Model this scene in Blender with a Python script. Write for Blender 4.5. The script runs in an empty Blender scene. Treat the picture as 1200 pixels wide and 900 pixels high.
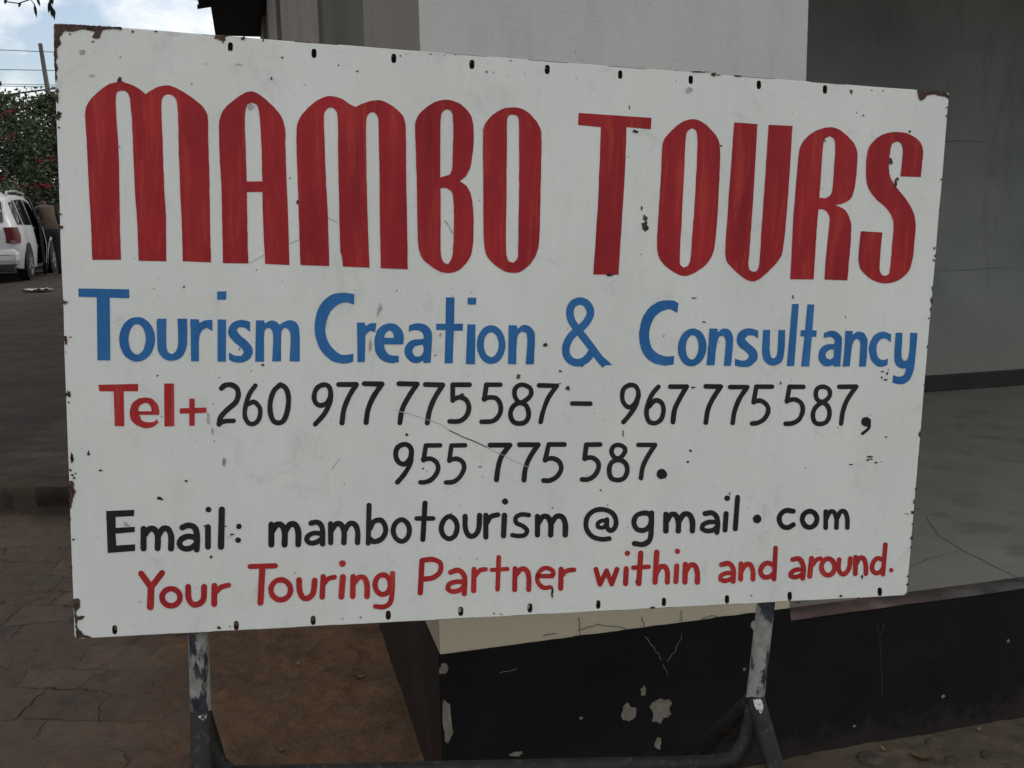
import bpy, bmesh, math, random
from mathutils import Vector, Matrix, noise
rnd = random.Random(7)
scene = bpy.context.scene
C = scene.collection
PI = math.pi

# ------------------------------------------------------------------ camera, sky, sun, exposure
F_PX = 1158.34                       # focal length in photo pixels (photo 1200 x 900)
PITCH, ROLL, YAW_B = 0.172890, -0.018732, 0.258040
CAM_H = 1.655
cam = bpy.data.cameras.new('camera'); cam_o = bpy.data.objects.new('camera', cam); C.objects.link(cam_o)
cam.sensor_width = 36.0; cam.lens = F_PX / 1200 * 36.0; cam.clip_start = 0.05; cam.clip_end = 2000
_sp, _cp, _sr, _cr = math.sin(PITCH), math.cos(PITCH), math.sin(ROLL), math.cos(ROLL)
RM = Matrix(((1, 0, 0), (0, -_sp, _cp), (0, -_cp, -_sp))) @ Matrix(((_cr, _sr, 0), (-_sr, _cr, 0), (0, 0, 1)))   # camera (x right, y down, z ahead) -> world
CAM = Vector((0, 0, CAM_H))
m3 = RM @ Matrix(((1, 0, 0), (0, -1, 0), (0, 0, -1)))
cam_o.matrix_world = Matrix.Translation(CAM) @ m3.to_4x4()
scene.camera = cam_o

w = bpy.data.worlds.new('World'); scene.world = w; w.use_nodes = True
SUN_EL, SUN_AZ = math.radians(48), math.radians(52)      # azimuth clockwise from +Y
nt = w.node_tree; nt.nodes.clear()
N = nt.nodes.new; L = nt.links.new
sky = N('ShaderNodeTexSky'); sky.sky_type = 'NISHITA'; sky.sun_disc = False
sky.sun_elevation = SUN_EL; sky.sun_rotation = SUN_AZ; sky.dust_density = 2.0
b1 = N('ShaderNodeBackground'); b1.inputs[1].default_value = 0.12; L(sky.outputs[0], b1.inputs[0])
b2 = N('ShaderNodeBackground'); b2.inputs[0].default_value = (0.975, 0.98, 0.98, 1); b2.inputs[1].default_value = 0.95
tc = N('ShaderNodeTexCoord'); mp = N('ShaderNodeMapping'); mp.inputs['Scale'].default_value = (1, 1, 2.2); mp.inputs['Location'].default_value = (6.6, 0.8, 0.3)
L(tc.outputs['Generated'], mp.inputs[0])
nz = N('ShaderNodeTexNoise'); nz.inputs['Scale'].default_value = 4.2; nz.inputs['Detail'].default_value = 8; nz.inputs['Roughness'].default_value = 0.58; L(mp.outputs[0], nz.inputs['Vector'])
rp = N('ShaderNodeValToRGB'); rp.color_ramp.elements[0].position = 0.39; rp.color_ramp.elements[1].position = 0.52
rp.color_ramp.elements[0].color = (0.12, 0.12, 0.12, 1); L(nz.outputs['Fac'], rp.inputs[0])
mx = N('ShaderNodeMixShader'); L(rp.outputs[0], mx.inputs[0]); L(b1.outputs[0], mx.inputs[1]); L(b2.outputs[0], mx.inputs[2])
wo = N('ShaderNodeOutputWorld'); L(mx.outputs[0], wo.inputs[0])

sun = bpy.data.lights.new('sun', 'SUN'); sun.energy = 0.8; sun.angle = math.radians(12); sun.color = (1.0, 0.95, 0.88)
sun_o = bpy.data.objects.new('sun', sun); C.objects.link(sun_o)
sd = Vector((math.sin(SUN_AZ) * math.cos(SUN_EL), math.cos(SUN_AZ) * math.cos(SUN_EL), math.sin(SUN_EL)))
sun_o.rotation_euler = sd.to_track_quat('Z', 'Y').to_euler()

vs = scene.view_settings
scene.display_settings.display_device = 'sRGB'
vs.view_transform = 'Standard'; vs.look = 'None'; vs.exposure = 0.32; vs.gamma = 1.0; vs.use_curve_mapping = False

# ------------------------------------------------------------------ helpers
def ray(px, py): return RM @ Vector(((px - 600) / F_PX, (py - 450) / F_PX, 1))
def on_plane(px, py, p0, n):
    d = ray(px, py); t = (p0 - CAM).dot(n) / d.dot(n); return CAM + d * t
def on_z(px, py, z): return on_plane(px, py, Vector((0, 0, z)), Vector((0, 0, 1)))
def at_dist(px, py, y):
    d = ray(px, py); return CAM + d * (y / d.y)

def tag(o, label=None, cat=None, group=None, kind=None):
    if label: o['label'] = label
    if cat: o['category'] = cat
    if group: o['group'] = group
    if kind: o['kind'] = kind
    return o
def empty(name, loc, rz=0):
    o = bpy.data.objects.new(name, None); C.objects.link(o); o.location = loc; o.rotation_euler = (0, 0, rz); o.empty_display_size = 0.1
    return o
def link(name, me, mats, parent=None):
    o = bpy.data.objects.new(name, me); C.objects.link(o)
    for m in (mats if isinstance(mats, (list, tuple)) else [mats]): me.materials.append(m)
    if parent: o.parent = parent
    return o

class MB:
    """collects faces for one mesh"""
    def __init__(s): s.v = []; s.f = []; s.m = []; s.sm = []
    def add(s, vs, fs, mi=0, smooth=False):
        k = len(s.v); s.v += [tuple(p) for p in vs]
        for f in fs: s.f.append(tuple(i + k for i in f)); s.m.append(mi); s.sm.append(smooth)
    def box(s, lo, hi, mi=0, fr=None, bev=0.0):
        if bev > 0:
            bm = bmesh.new(); bmesh.ops.create_cube(bm, size=1)
            for v in bm.verts: v.co = Vector([(lo[i] + hi[i]) / 2 + v.co[i] * (hi[i] - lo[i]) for i in range(3)])
            bmesh.ops.bevel(bm, geom=list(bm.edges), offset=bev, segments=2, affect='EDGES', profile=0.5)
            s.bm(bm, mi, fr); return
        x0, y0, z0 = lo; x1, y1, z1 = hi
        p = [Vector(q) for q in ((x0, y0, z0), (x1, y0, z0), (x1, y1, z0), (x0, y1, z0), (x0, y0, z1), (x1, y0, z1), (x1, y1, z1), (x0, y1, z1))]
        if fr: p = [fr @ q for q in p]
        s.add(p, [(0, 3, 2, 1), (4, 5, 6, 7), (0, 1, 5, 4), (1, 2, 6, 5), (2, 3, 7, 6), (3, 0, 4, 7)], mi)
    def bm(s, bm, mi=0, fr=None, smooth=False):
        bm.verts.ensure_lookup_table(); bm.verts.index_update()
        s.add([(fr @ v.co) if fr else v.co.copy() for v in bm.verts], [[v.index for v in f.verts] for f in bm.faces], mi, smooth); bm.free()
    def tube(s, pts, r, seg=14, mi=0, caps=True):
        pts = [Vector(p) for p in pts]; n = len(pts)
        rs = r if isinstance(r, (list, tuple)) else [r] * n
        t0 = (pts[1] - pts[0]).normalized(); up = Vector((0, 0, 1)) if abs(t0.z) < 0.9 else Vector((1, 0, 0))
        a = t0.cross(up).normalized(); V = []
        for i in range(n):
            t = (pts[min(i + 1, n - 1)] - pts[max(i - 1, 0)]).normalized()
            a = (a - t * a.dot(t)).normalized(); b = t.cross(a)
            for k in range(seg):
                th = 2 * PI * k / seg; V.append(pts[i] + (a * math.cos(th) + b * math.sin(th)) * rs[i])
        Fc = [(i * seg + k, i * seg + (k + 1) % seg, (i + 1) * seg + (k + 1) % seg, (i + 1) * seg + k) for i in range(n - 1) for k in range(seg)]
        s.add(V, Fc, mi, True)
        if caps:
            s.add(V[:seg], [tuple(range(seg))[::-1]], mi); s.add(V[-seg:], [tuple(range(seg))], mi)
    def lathe(s, prof, axis, origin, seg=28, mi=0, smooth=True):
        """prof: (radius, distance along axis)"""
        ax = Vector(axis).normalized(); o = Vector(origin)
        a = ax.orthogonal().normalized(); b = ax.cross(a); V = []
        for r, h in prof:
            for k in range(seg):
                th = 2 * PI * k / seg; V.append(o + ax * h + (a * math.cos(th) + b * math.sin(th)) * r)
        s.add(V, [(i * seg + k, i * seg + (k + 1) % seg, (i + 1) * seg + (k + 1) % seg, (i + 1) * seg + k) for i in range(len(prof) - 1) for k in range(seg)], mi, smooth)
    def mesh(s, name):
        me = bpy.data.meshes.new(name); me.from_pydata(s.v, [], s.f); me.validate(); me.update()
        if len(me.polygons) == len(s.m):
            me.polygons.foreach_set('material_index', s.m); me.polygons.foreach_set('use_smooth', s.sm)
        return me
    def build(s, name, mats, parent=None, fr=None):
        o = link(name, s.mesh(name), mats, parent)
        return o

# ---- materials
def node_mat(name):
    m = bpy.data.materials.new(name); m.use_nodes = True
    t = m.node_tree; return m, t, t.nodes['Principled BSDF'], t.nodes.new, t.links.new
def rgb(c): return (c[0], c[1], c[2], 1)
def noise_node(N, L, scale, detail=4, rough=0.6, vec=None, stretch=None, coord='Object', dist=0.0):
    n = N('ShaderNodeTexNoise'); n.inputs['Scale'].default_value = scale; n.inputs['Detail'].default_value = detail; n.inputs['Roughness'].default_value = rough; n.inputs['Distortion'].default_value = dist
    tc = N('ShaderNodeTexCoord'); mp = N('ShaderNodeMapping'); mp.inputs['Scale'].default_value = stretch or (1, 1, 1)
    L(tc.outputs[coord], mp.inputs[0]); L(mp.outputs[0], n.inputs['Vector'])
    return n.outputs['Fac']
def ramp(N, L, fac, stops):
    r = N('ShaderNodeValToRGB'); e = r.color_ramp.elements
    while len(e) < len(stops): e.new(0.5)
    for i, (p, c) in enumerate(stops): e[i].position = p; e[i].color = rgb(c) if hasattr(c, '__len__') else (c, c, c, 1)
    L(fac, r.inputs[0]); return r.outputs[0]
def mix(N, L, fac, a, b, mode='MIX'):
    n = N('ShaderNodeMix'); n.data_type = 'RGBA'; n.blend_type = mode
    for s, v in ((0, fac), (6, a), (7, b)):
        if hasattr(v, 'links') or hasattr(v, 'is_linked'): L(v, n.inputs[s])
        elif s == 0: n.inputs[0].default_value = v
        else: n.inputs[s].default_value = rgb(v)
    return n.outputs[2]
def bump(N, L, P, h, strength=0.3, dist=0.01):
    b = N('ShaderNodeBump'); b.inputs['Strength'].default_value = strength; b.inputs['Distance'].default_value = dist
    L(h, b.inputs['Height']); L(b.outputs[0], P.inputs['Normal'])
def pmat(name, c1, c2=None, scale=8, rough=0.8, stretch=None, lo=0.35, hi=0.65, bs=0.0, bscale=None, bd=0.01, spec=0.3, metal=0.0, c3=None, s3=40, detail=5):
    m, t, P, N, L = node_mat(name)
    P.inputs['Roughness'].default_value = rough; P.inputs['Metallic'].default_value = metal; P.inputs['Specular IOR Level'].default_value = spec
    if c2 is None: P.inputs['Base Color'].default_value = rgb(c1)
    else:
        col = ramp(N, L, noise_node(N, L, scale, detail, 0.62, stretch=stretch), [(lo, c1), (hi, c2)])
        if c3: col = mix(N, L, ramp(N, L, noise_node(N, L, s3, 3, 0.6, stretch=stretch), [(0.56, 0.0), (0.68, 0.8)]), col, c3)
        L(col, P.inputs['Base Color'])
    if bs: bump(N, L, P, noise_node(N, L, bscale or scale * 4, 6, 0.65), bs, bd)
    return m

def sign_paint_mat():
    m, t, P, N, L = node_mat('sign_white_paint')
    base = ramp(N, L, noise_node(N, L, 3.5, 6, 0.6, stretch=(1, 0.45, 1)), [(0.3, (0.655, 0.675, 0.640)), (0.7, (0.745, 0.755, 0.715))])
    streak = ramp(N, L, noise_node(N, L, 75, 6, 0.75, stretch=(1, 0.10, 1)), [(0.36, (0.94, 0.945, 0.94)), (0.62, (1, 1, 1))])
    col = mix(N, L, 0.6, base, streak, 'MULTIPLY')
    smudge = ramp(N, L, noise_node(N, L, 8, 10, 0.78, dist=0.8), [(0.56, 0.0), (0.76, 0.50)])
    col = mix(N, L, smudge, col, (0.34, 0.35, 0.325))
    patch = ramp(N, L, noise_node(N, L, 30, 9, 0.8, stretch=(1, 0.7, 1), dist=0.5), [(0.60, 0.0), (0.74, 0.45)])
    col = mix(N, L, patch, col, (0.42, 0.43, 0.40))
    grain = ramp(N, L, noise_node(N, L, 240, 4, 0.7), [(0.3, (0.975, 0.975, 0.975)), (0.7, (1.02, 1.02, 1.02))]); col = mix(N, L, 1.0, col, grain, 'MULTIPLY')
    cream = ramp(N, L, noise_node(N, L, 5, 6, 0.65), [(0.48, 0.0), (0.70, 0.35)]); col = mix(N, L, cream, col, (0.70, 0.68, 0.60))
    runs = ramp(N, L, noise_node(N, L, 20, 7, 0.75, stretch=(1, 0.22, 1), dist=0.4), [(0.56, 0.0), (0.8, 0.20)])
    col = mix(N, L, runs, col, (0.44, 0.45, 0.40))
    speck = ramp(N, L, noise_node(N, L, 85, 2, 0.5), [(0.735, 0.0), (0.755, 0.75)])
    col = mix(N, L, speck, col, (0.10, 0.09, 0.08))
    L(col, P.inputs['Base Color']); P.inputs['Roughness'].default_value = 0.5; P.inputs['Specular IOR Level'].default_value = 0.25
    dn = N('ShaderNodeMath'); dn.operation = 'MULTIPLY_ADD'; L(noise_node(N, L, 4.5, 3, 0.5), dn.inputs[0]); dn.inputs[1].default_value = 9.0; L(noise_node(N, L, 90, 5, 0.7, stretch=(1, 0.4, 1)), dn.inputs[2])
    bump(N, L, P, dn.outputs[0], 0.10, 0.002)
    return m
def brushed_paint(name, dark, mid, hot, hot_amt=0.6, sc=34, rough=0.4):
    m, t, P, N, L = node_mat(name)
    col = ramp(N, L, noise_node(N, L, 7, 5, 0.6, stretch=(1, 0.5, 1)), [(0.35, dark), (0.66, mid)])
    f = ramp(N, L, noise_node(N, L, sc, 7, 0.7, stretch=(1, 0.11, 1), dist=0.5), [(0.52, 0.0), (0.76, hot_amt)])
    dk = ramp(N, L, noise_node(N, L, sc * 1.1, 7, 0.72, stretch=(1, 0.05, 1)), [(0.34, (0.87, 0.87, 0.88)), (0.62, (1.05, 1.04, 1.04))]); col = mix(N, L, 1.0, col, dk, 'MULTIPLY')
    col = mix(N, L, f, col, hot)
    wear = ramp(N, L, noise_node(N, L, 120, 5, 0.75), [(0.70, 0.0), (0.78, 0.55)])
    col = mix(N, L, wear, col, (0.45, 0.40, 0.37))
    L(col, P.inputs['Base Color']); P.inputs['Roughness'].default_value = rough; P.inputs['Specular IOR Level'].default_value = 0.10
    bump(N, L, P, noise_node(N, L, 60, 3, 0.6, stretch=(1, 0.1, 1)), 0.15, 0.002)
    return m

M = {}
M['sign_white'] = sign_paint_mat()
M['chip'] = pmat('bare_rust', (0.018, 0.014, 0.013), (0.095, 0.055, 0.044), 40, 0.85, bs=0.5, bscale=160, bd=0.002)
M['red'] = brushed_paint('red_enamel', (0.275, 0.020, 0.027), (0.375, 0.027, 0.032), (0.58, 0.082, 0.050), 0.6, 40)
M['red_thin'] = brushed_paint('red_enamel_thin', (0.33, 0.024, 0.028), (0.44, 0.036, 0.036), (0.58, 0.12, 0.085), 0.6, 60)
M['blue'] = brushed_paint('blue_enamel', (0.024, 0.130, 0.330), (0.040, 0.165, 0.400), (0.070, 0.215, 0.47), 0.45)
M['black'] = brushed_paint('black_enamel', (0.019, 0.020, 0.022), (0.028, 0.029, 0.031), (0.04, 0.041, 0.044), 0.3)
M['scuff'] = pmat('grey_scuff', (0.30, 0.30, 0.29), (0.52, 0.52, 0.50), 90, 0.8, detail=8)

# ------------------------------------------------------------------ building frame
G0 = Vector((-0.197, 2.519, 0.0))
BU = Vector((math.cos(YAW_B), math.sin(YAW_B), 0)); BV = Vector((-math.sin(YAW_B), math.cos(YAW_B), 0))
BF = Matrix.Translation(G0) @ Matrix.Rotation(YAW_B, 4, 'Z')      # building coordinates: x along the front, y into the building

# ------------------------------------------------------------------ ground, road, kerb
KERB_Y, KERB_H = 5.48, 0.17
def road_z(x, y):
    s = min(max((y - KERB_Y) / 12.5, 0), 1); s = s * s * (3 - 2 * s) * 0.5 + s * 0.5
    return KERB_H + 0.39 * s
def frac_cell(x, y):
    p = Vector((x, y, 0)); d, _ = noise.voronoi(p)[0:2]; return d[1] - d[0]
def round_cell(x, y):
    p = noise.voronoi(Vector((x, y, 0)))[1][0]; return p.x * 7.3 + p.y * 3.1
def ground_z(x, y):
    amp = 1.0
    wx = x + 0.22 * noise.noise(Vector((x * 1.7, y * 1.7, 3))); wy = y + 0.22 * noise.noise(Vector((x * 1.7, y * 1.7, 9)))
    e = frac_cell(wx * 1.9 + 0.3, wy * 4.2)
    crack = max(0.0, 1 - e / 0.09)
    h = 0.012 * noise.noise(Vector((x * 1.6, y * 3.0, 1))) + 0.009 * noise.noise(Vector((x * 5, y * 9, 2))) + 0.006 * noise.noise(Vector((x * 17, y * 24, 4))) + 0.004 * noise.noise(Vector((x * 40, y * 50, 6)))
    tilt = noise.noise(Vector((round_cell(wx * 1.9 + 0.3, wy * 4.2), 0.5, 0.5))) * 0.011
    left = min(max((0.2 - x) / 0.7, 0), 1)
    return h + tilt * left * 0.5 - 0.003 * crack * left - 0.012
def lin(a, b, n): return [a + (b - a) * i / (n - 1) for i in range(n)]
def sheet(xs, ys, fz):
    V = [(x, y, fz(x, y)) for y in ys for x in xs]; nx = len(xs)
    Fc = [(j * nx + i, j * nx + i + 1, (j + 1) * nx + i + 1, (j + 1) * nx + i) for j in range(len(ys) - 1) for i in range(nx - 1)]
    return V, Fc
def ground_mat():
    m, t, P, N, L = node_mat('brown_earth_paving')
    c = ramp(N, L, noise_node(N, L, 2.2, 7, 0.62, stretch=(1, 1.7, 1)), [(0.30, (0.084, 0.053, 0.033)), (0.5, (0.128, 0.075, 0.043)), (0.7, (0.175, 0.092, 0.048))])
    g = ramp(N, L, noise_node(N, L, 5.5, 6, 0.7, stretch=(1, 1.6, 1)), [(0.48, 0.0), (0.72, 0.55)])
    c = mix(N, L, g, c, (0.086, 0.070, 0.056))
    tone = ramp(N, L, noise_node(N, L, 11, 8, 0.75, dist=0.5), [(0.34, (0.72, 0.70, 0.68)), (0.66, (1.18, 1.15, 1.12))]); c = mix(N, L, 1.0, c, tone, 'MULTIPLY')
    f = ramp(N, L, noise_node(N, L, 110, 8, 0.82), [(0.30, (0.45, 0.44, 0.43)), (0.72, (1.5, 1.47, 1.44))])
    c = mix(N, L, 1.0, c, f, 'MULTIPLY')
    tcn = N('ShaderNodeTexCoord'); geo = N('ShaderNodeSeparateXYZ'); L(tcn.outputs['Object'], geo.inputs[0])
    # joints of the worn pavers
    wv = N('ShaderNodeTexNoise'); wv.inputs['Scale'].default_value = 5.0; wv.inputs['Detail'].default_value = 5; L(tcn.outputs['Object'], wv.inputs['Vector'])
    vs1 = N('ShaderNodeVectorMath'); vs1.operation = 'SUBTRACT'; L(wv.outputs['Color'], vs1.inputs[0]); vs1.inputs[1].default_value = (0.5, 0.5, 0.5)
    vs2 = N('ShaderNodeVectorMath'); vs2.operation = 'SCALE'; L(vs1.outputs[0], vs2.inputs[0]); vs2.inputs['Scale'].default_value = 0.17
    vs3 = N('ShaderNodeVectorMath'); vs3.operation = 'ADD'; L(tcn.outputs['Object'], vs3.inputs[0]); L(vs2.outputs[0], vs3.inputs[1])
    mpb = N('ShaderNodeMapping'); mpb.inputs['Rotation'].default_value = (0, 0, math.radians(3)); L(vs3.outputs[0], mpb.inputs[0])
    bk = N('ShaderNodeTexBrick'); bk.inputs['Scale'].default_value = 1.0; bk.inputs['Mortar Size'].default_value = 0.006; bk.inputs['Mortar Smooth'].default_value = 0.7; bk.inputs['Brick Width'].default_value = 0.25; bk.inputs['Row Height'].default_value = 0.19; bk.offset = 0.42
    bk.inputs['Color1'].default_value = (0.80, 0.80, 0.82, 1); bk.inputs['Color2'].default_value = (1.12, 1.10, 1.08, 1); bk.inputs['Mortar'].default_value = (0.9, 0.9, 0.9, 1); L(mpb.outputs[0], bk.inputs['Vector'])
    um = N('ShaderNodeMath'); um.operation = 'MULTIPLY_ADD'; L(geo.outputs[0], um.inputs[0]); um.inputs[1].default_value = BU.x; um.inputs[2].default_value = -G0.dot(BU)
    um2 = N('ShaderNodeMath'); um2.operation = 'MULTIPLY_ADD'; L(geo.outputs[1], um2.inputs[0]); um2.inputs[1].default_value = BU.y; L(um.outputs[0], um2.inputs[2])
    um3 = N('ShaderNodeMath'); um3.operation = 'MULTIPLY_ADD'; L(noise_node(N, L, 3.0, 6, 0.6), um3.inputs[0]); um3.inputs[1].default_value = 0.9; L(um2.outputs[0], um3.inputs[2])
    pv = N('ShaderNodeMapRange'); pv.inputs[1].default_value = -0.62; pv.inputs[2].default_value = -0.18; pv.inputs[3].default_value = 1.0; pv.inputs[4].default_value = 0.0; L(um3.outputs[0], pv.inputs[0])
    fade = ramp(N, L, noise_node(N, L, 2.6, 5, 0.6), [(0.42, 0.05), (0.64, 0.75)])
    jm = N('ShaderNodeMath'); jm.operation = 'MULTIPLY'; L(bk.outputs['Fac'], jm.inputs[0]); L(pv.outputs[0], jm.inputs[1])
    jm2 = N('ShaderNodeMath'); jm2.operation = 'MULTIPLY'; L(jm.outputs[0], jm2.inputs[0]); L(fade, jm2.inputs[1])
    cg = mix(N, L, 0.7, c, (0.100, 0.082, 0.067)); cg = mix(N, L, 0.8, cg, bk.outputs['Color'], 'MULTIPLY'); c = mix(N, L, pv.outputs[0], c, cg)
    c = mix(N, L, jm2.outputs[0], c, (0.026, 0.019, 0.015))
    rt = N('ShaderNodeMapRange'); rt.inputs[1].default_value = 0.35; rt.inputs[2].default_value = 1.0; rt.inputs[4].default_value = 0.75; L(geo.outputs[0], rt.inputs[0])
    ol = ramp(N, L, noise_node(N, L, 9, 7, 0.7), [(0.34, (0.085, 0.074, 0.052)), (0.5, (0.125, 0.112, 0.082)), (0.64, (0.17, 0.125, 0.092))]); c = mix(N, L, rt.outputs[0], c, ol)
    low = N('ShaderNodeMapRange'); low.inputs[1].default_value = -0.05; low.inputs[2].default_value = -0.024; low.inputs[3].default_value = 0.8; low.inputs[4].default_value = 0.0
    L(geo.outputs[2], low.inputs[0]); c = mix(N, L, low.outputs[0], c, (0.030, 0.024, 0.020))     # darker towards the lowest hollows
    L(c, P.inputs['Base Color']); P.inputs['Roughness'].default_value = 0.9; P.inputs['Specular IOR Level'].default_value = 0.2
    hh = N('ShaderNodeMath'); hh.operation = 'MULTIPLY_ADD'; L(jm2.outputs[0], hh.inputs[0]); hh.inputs[1].default_value = -1.6; L(noise_node(N, L, 60, 10, 0.78), hh.inputs[2])
    bump(N, L, P, hh.outputs[0], 0.8, 0.013)
    return m
xs = lin(-400, -8, 12)[:-1] + lin(-8, -3.6, 16)[:-1] + lin(-3.6, 2.6, 420) + lin(2.6, 8, 16)[1:] + lin(8, 400, 12)[1:]
ys = lin(-400, -2, 10)[:-1] + lin(-2, 1.2, 16)[:-1] + lin(1.2, KERB_Y + 0.02, 340)
v, f = sheet(xs, ys, lambda x, y: ground_z(x, y) if (-9 < x < 9 and y > -3) else -0.012)
gm = MB(); gm.add(v, f, 0, True)
M['ground'] = ground_mat()
tag(gm.build('ground', M['ground']), kind='structure')

def road_mat():
    m, t, P, N, L = node_mat('worn_asphalt_road')
    asp = ramp(N, L, noise_node(N, L, 1.6, 6, 0.65, stretch=(1, 2.2, 1)), [(0.3, (0.034, 0.027, 0.0235)), (0.7, (0.055, 0.043, 0.037))])
    dirt = ramp(N, L, noise_node(N, L, 3.0, 6, 0.65, stretch=(1, 2.0, 1)), [(0.3, (0.050, 0.039, 0.031)), (0.7, (0.078, 0.060, 0.047))])
    tcn = N('ShaderNodeTexCoord'); sp = N('ShaderNodeSeparateXYZ'); L(tcn.outputs['Object'], sp.inputs[0])
    a, b = on_z(0, 532, 0.2), on_z(75, 482, 0.27)
    nx_, ny_ = -(b.y - a.y), (b.x - a.x); ln = math.hypot(nx_, ny_); nx_ /= ln; ny_ /= ln
    far = on_z(0, 450, 0.3)
    if (far.x - a.x) * nx_ + (far.y - a.y) * ny_ < 0: nx_, ny_ = -nx_, -ny_
    m1 = N('ShaderNodeMath'); m1.operation = 'MULTIPLY_ADD'; L(sp.outputs[0], m1.inputs[0]); m1.inputs[1].default_value = nx_; m1.inputs[2].default_value = -(a.x * nx_ + a.y * ny_) - 0.25
    m2 = N('ShaderNodeMath'); m2.operation = 'MULTIPLY_ADD'; L(sp.outputs[1], m2.inputs[0]); m2.inputs[1].default_value = ny_; L(m1.outputs[0], m2.inputs[2])
    m3 = N('ShaderNodeMath'); m3.operation = 'MULTIPLY_ADD'; L(noise_node(N, L, 3.5, 7, 0.65), m3.inputs[0]); m3.inputs[1].default_value = 0.5; L(m2.outputs[0], m3.inputs[2])
    mr = N('ShaderNodeMapRange'); mr.inputs[1].default_value = -0.05; mr.inputs[2].default_value = 0.06; L(m3.outputs[0], mr.inputs[0])
    c = mix(N, L, mr.outputs[0], dirt, asp)
    tone = ramp(N, L, noise_node(N, L, 9, 8, 0.75, stretch=(1, 1.8, 1)), [(0.34, (0.7, 0.7, 0.7)), (0.66, (1.2, 1.18, 1.16))]); c = mix(N, L, 1.0, c, tone, 'MULTIPLY')
    rb = N('ShaderNodeTexBrick'); rb.inputs['Scale'].default_value = 1.0; rb.inputs['Mortar Size'].default_value = 0.012; rb.inputs['Mortar Smooth'].default_value = 1.0; rb.inputs['Brick Width'].default_value = 0.25; rb.inputs['Row Height'].default_value = 0.19; rb.offset = 0.42
    rb.inputs['Color1'].default_value = (0.82, 0.82, 0.82, 1); rb.inputs['Color2'].default_value = (1.18, 1.16, 1.14, 1); rb.inputs['Mortar'].default_value = (0.72, 0.70, 0.68, 1); L(tcn.outputs['Object'], rb.inputs['Vector'])
    c = mix(N, L, 0.75, c, rb.outputs['Color'], 'MULTIPLY')
    fine = ramp(N, L, noise_node(N, L, 55, 7, 0.8), [(0.3, (0.55, 0.55, 0.55)), (0.72, (1.4, 1.4, 1.4))])
    c = mix(N, L, 1.0, c, fine, 'MULTIPLY')
    L(c, P.inputs['Base Color']); P.inputs['Roughness'].default_value = 0.92; P.inputs['Specular IOR Level'].default_value = 0.12
    bump(N, L, P, noise_node(N, L, 60, 8, 0.7), 0.5, 0.012)
    return m
xs = lin(-400, -30, 10)[:-1] + lin(-30, 6, 120) + lin(6, 400, 12)[1:]
ys = [KERB_Y + 0.13] + lin(KERB_Y + 0.16, 30, 300) + lin(30, 900, 20)[1:]
v, f = sheet(xs, ys, lambda x, y: (KERB_H - 0.35) if y < KERB_Y + 0.14 else road_z(x, y) - 0.006 + 0.018 * noise.noise(Vector((x * 0.6, y * 0.9, 0))) + 0.006 * noise.noise(Vector((x * 3, y * 4, 5))))
rm = MB(); rm.add(v, f, 0, True); M['road'] = road_mat()
tag(rm.build('road', M['road']), kind='structure')

M['kerb'] = pmat('earth_covered_kerb', (0.040, 0.031, 0.025), (0.078, 0.060, 0.046), 3.5, 0.93, bs=0.7, bscale=40, bd=0.015, spec=0.1, c3=(0.030, 0.024, 0.020), s3=7)
M['kerb_dark'] = pmat('dark_kerb_stone', (0.017, 0.015, 0.014), (0.034, 0.028, 0.024), 6, 0.93, bs=0.6, bscale=40, bd=0.012, spec=0.1)
kb = MB(); xk = on_plane(42, 578, Vector((0, KERB_Y, 0)), Vector((0, 1, 0))).x
kxs = lin(-30, -5, 8)[:-1] + lin(-5, 1.2, 180) + lin(1.2, 8, 6)[1:]
kp = [(0.0, -0.15), (0.004, 0.03), (0.0, 0.09), (0.006, KERB_H - 0.03), (0.028, KERB_H - 0.008), (0.07, KERB_H), (0.15, KERB_H + 0.004), (0.24, KERB_H - 0.012)]
V = []
for j, (dy, zz) in enumerate(kp):
    for x in kxs:
        n1 = noise.noise(Vector((x * 2.2, j * 0.35, 0))) * 0.022 + noise.noise(Vector((x * 9, j * 0.7, 3))) * 0.010 + noise.noise(Vector((x * 28, j * 1.1, 3))) * 0.004
        blk = 0.035 if (xk < x < xk + 0.62 and 1 < j < 6) else 0.0
        V.append((x, KERB_Y + dy + n1 - blk, zz + (n1 * 0.8 if j > 2 else 0)))
nk = len(kxs)
kb.add(V, [(j * nk + i, j * nk + i + 1, (j + 1) * nk + i + 1, (j + 1) * nk + i) for j in range(len(kp) - 1) for i in range(nk - 1)], 0, True)
for i_, f_ in enumerate(kb.f):
    cx0 = sum(kb.v[q][0] for q in f_) / 4; jrow = i_ // (nk - 1)
    if xk < cx0 < xk + 0.62 and 1 <= jrow < 4: kb.m[i_] = 1
tag(kb.build('kerb', [M['kerb'], M['kerb_dark']]), kind='structure')

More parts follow.
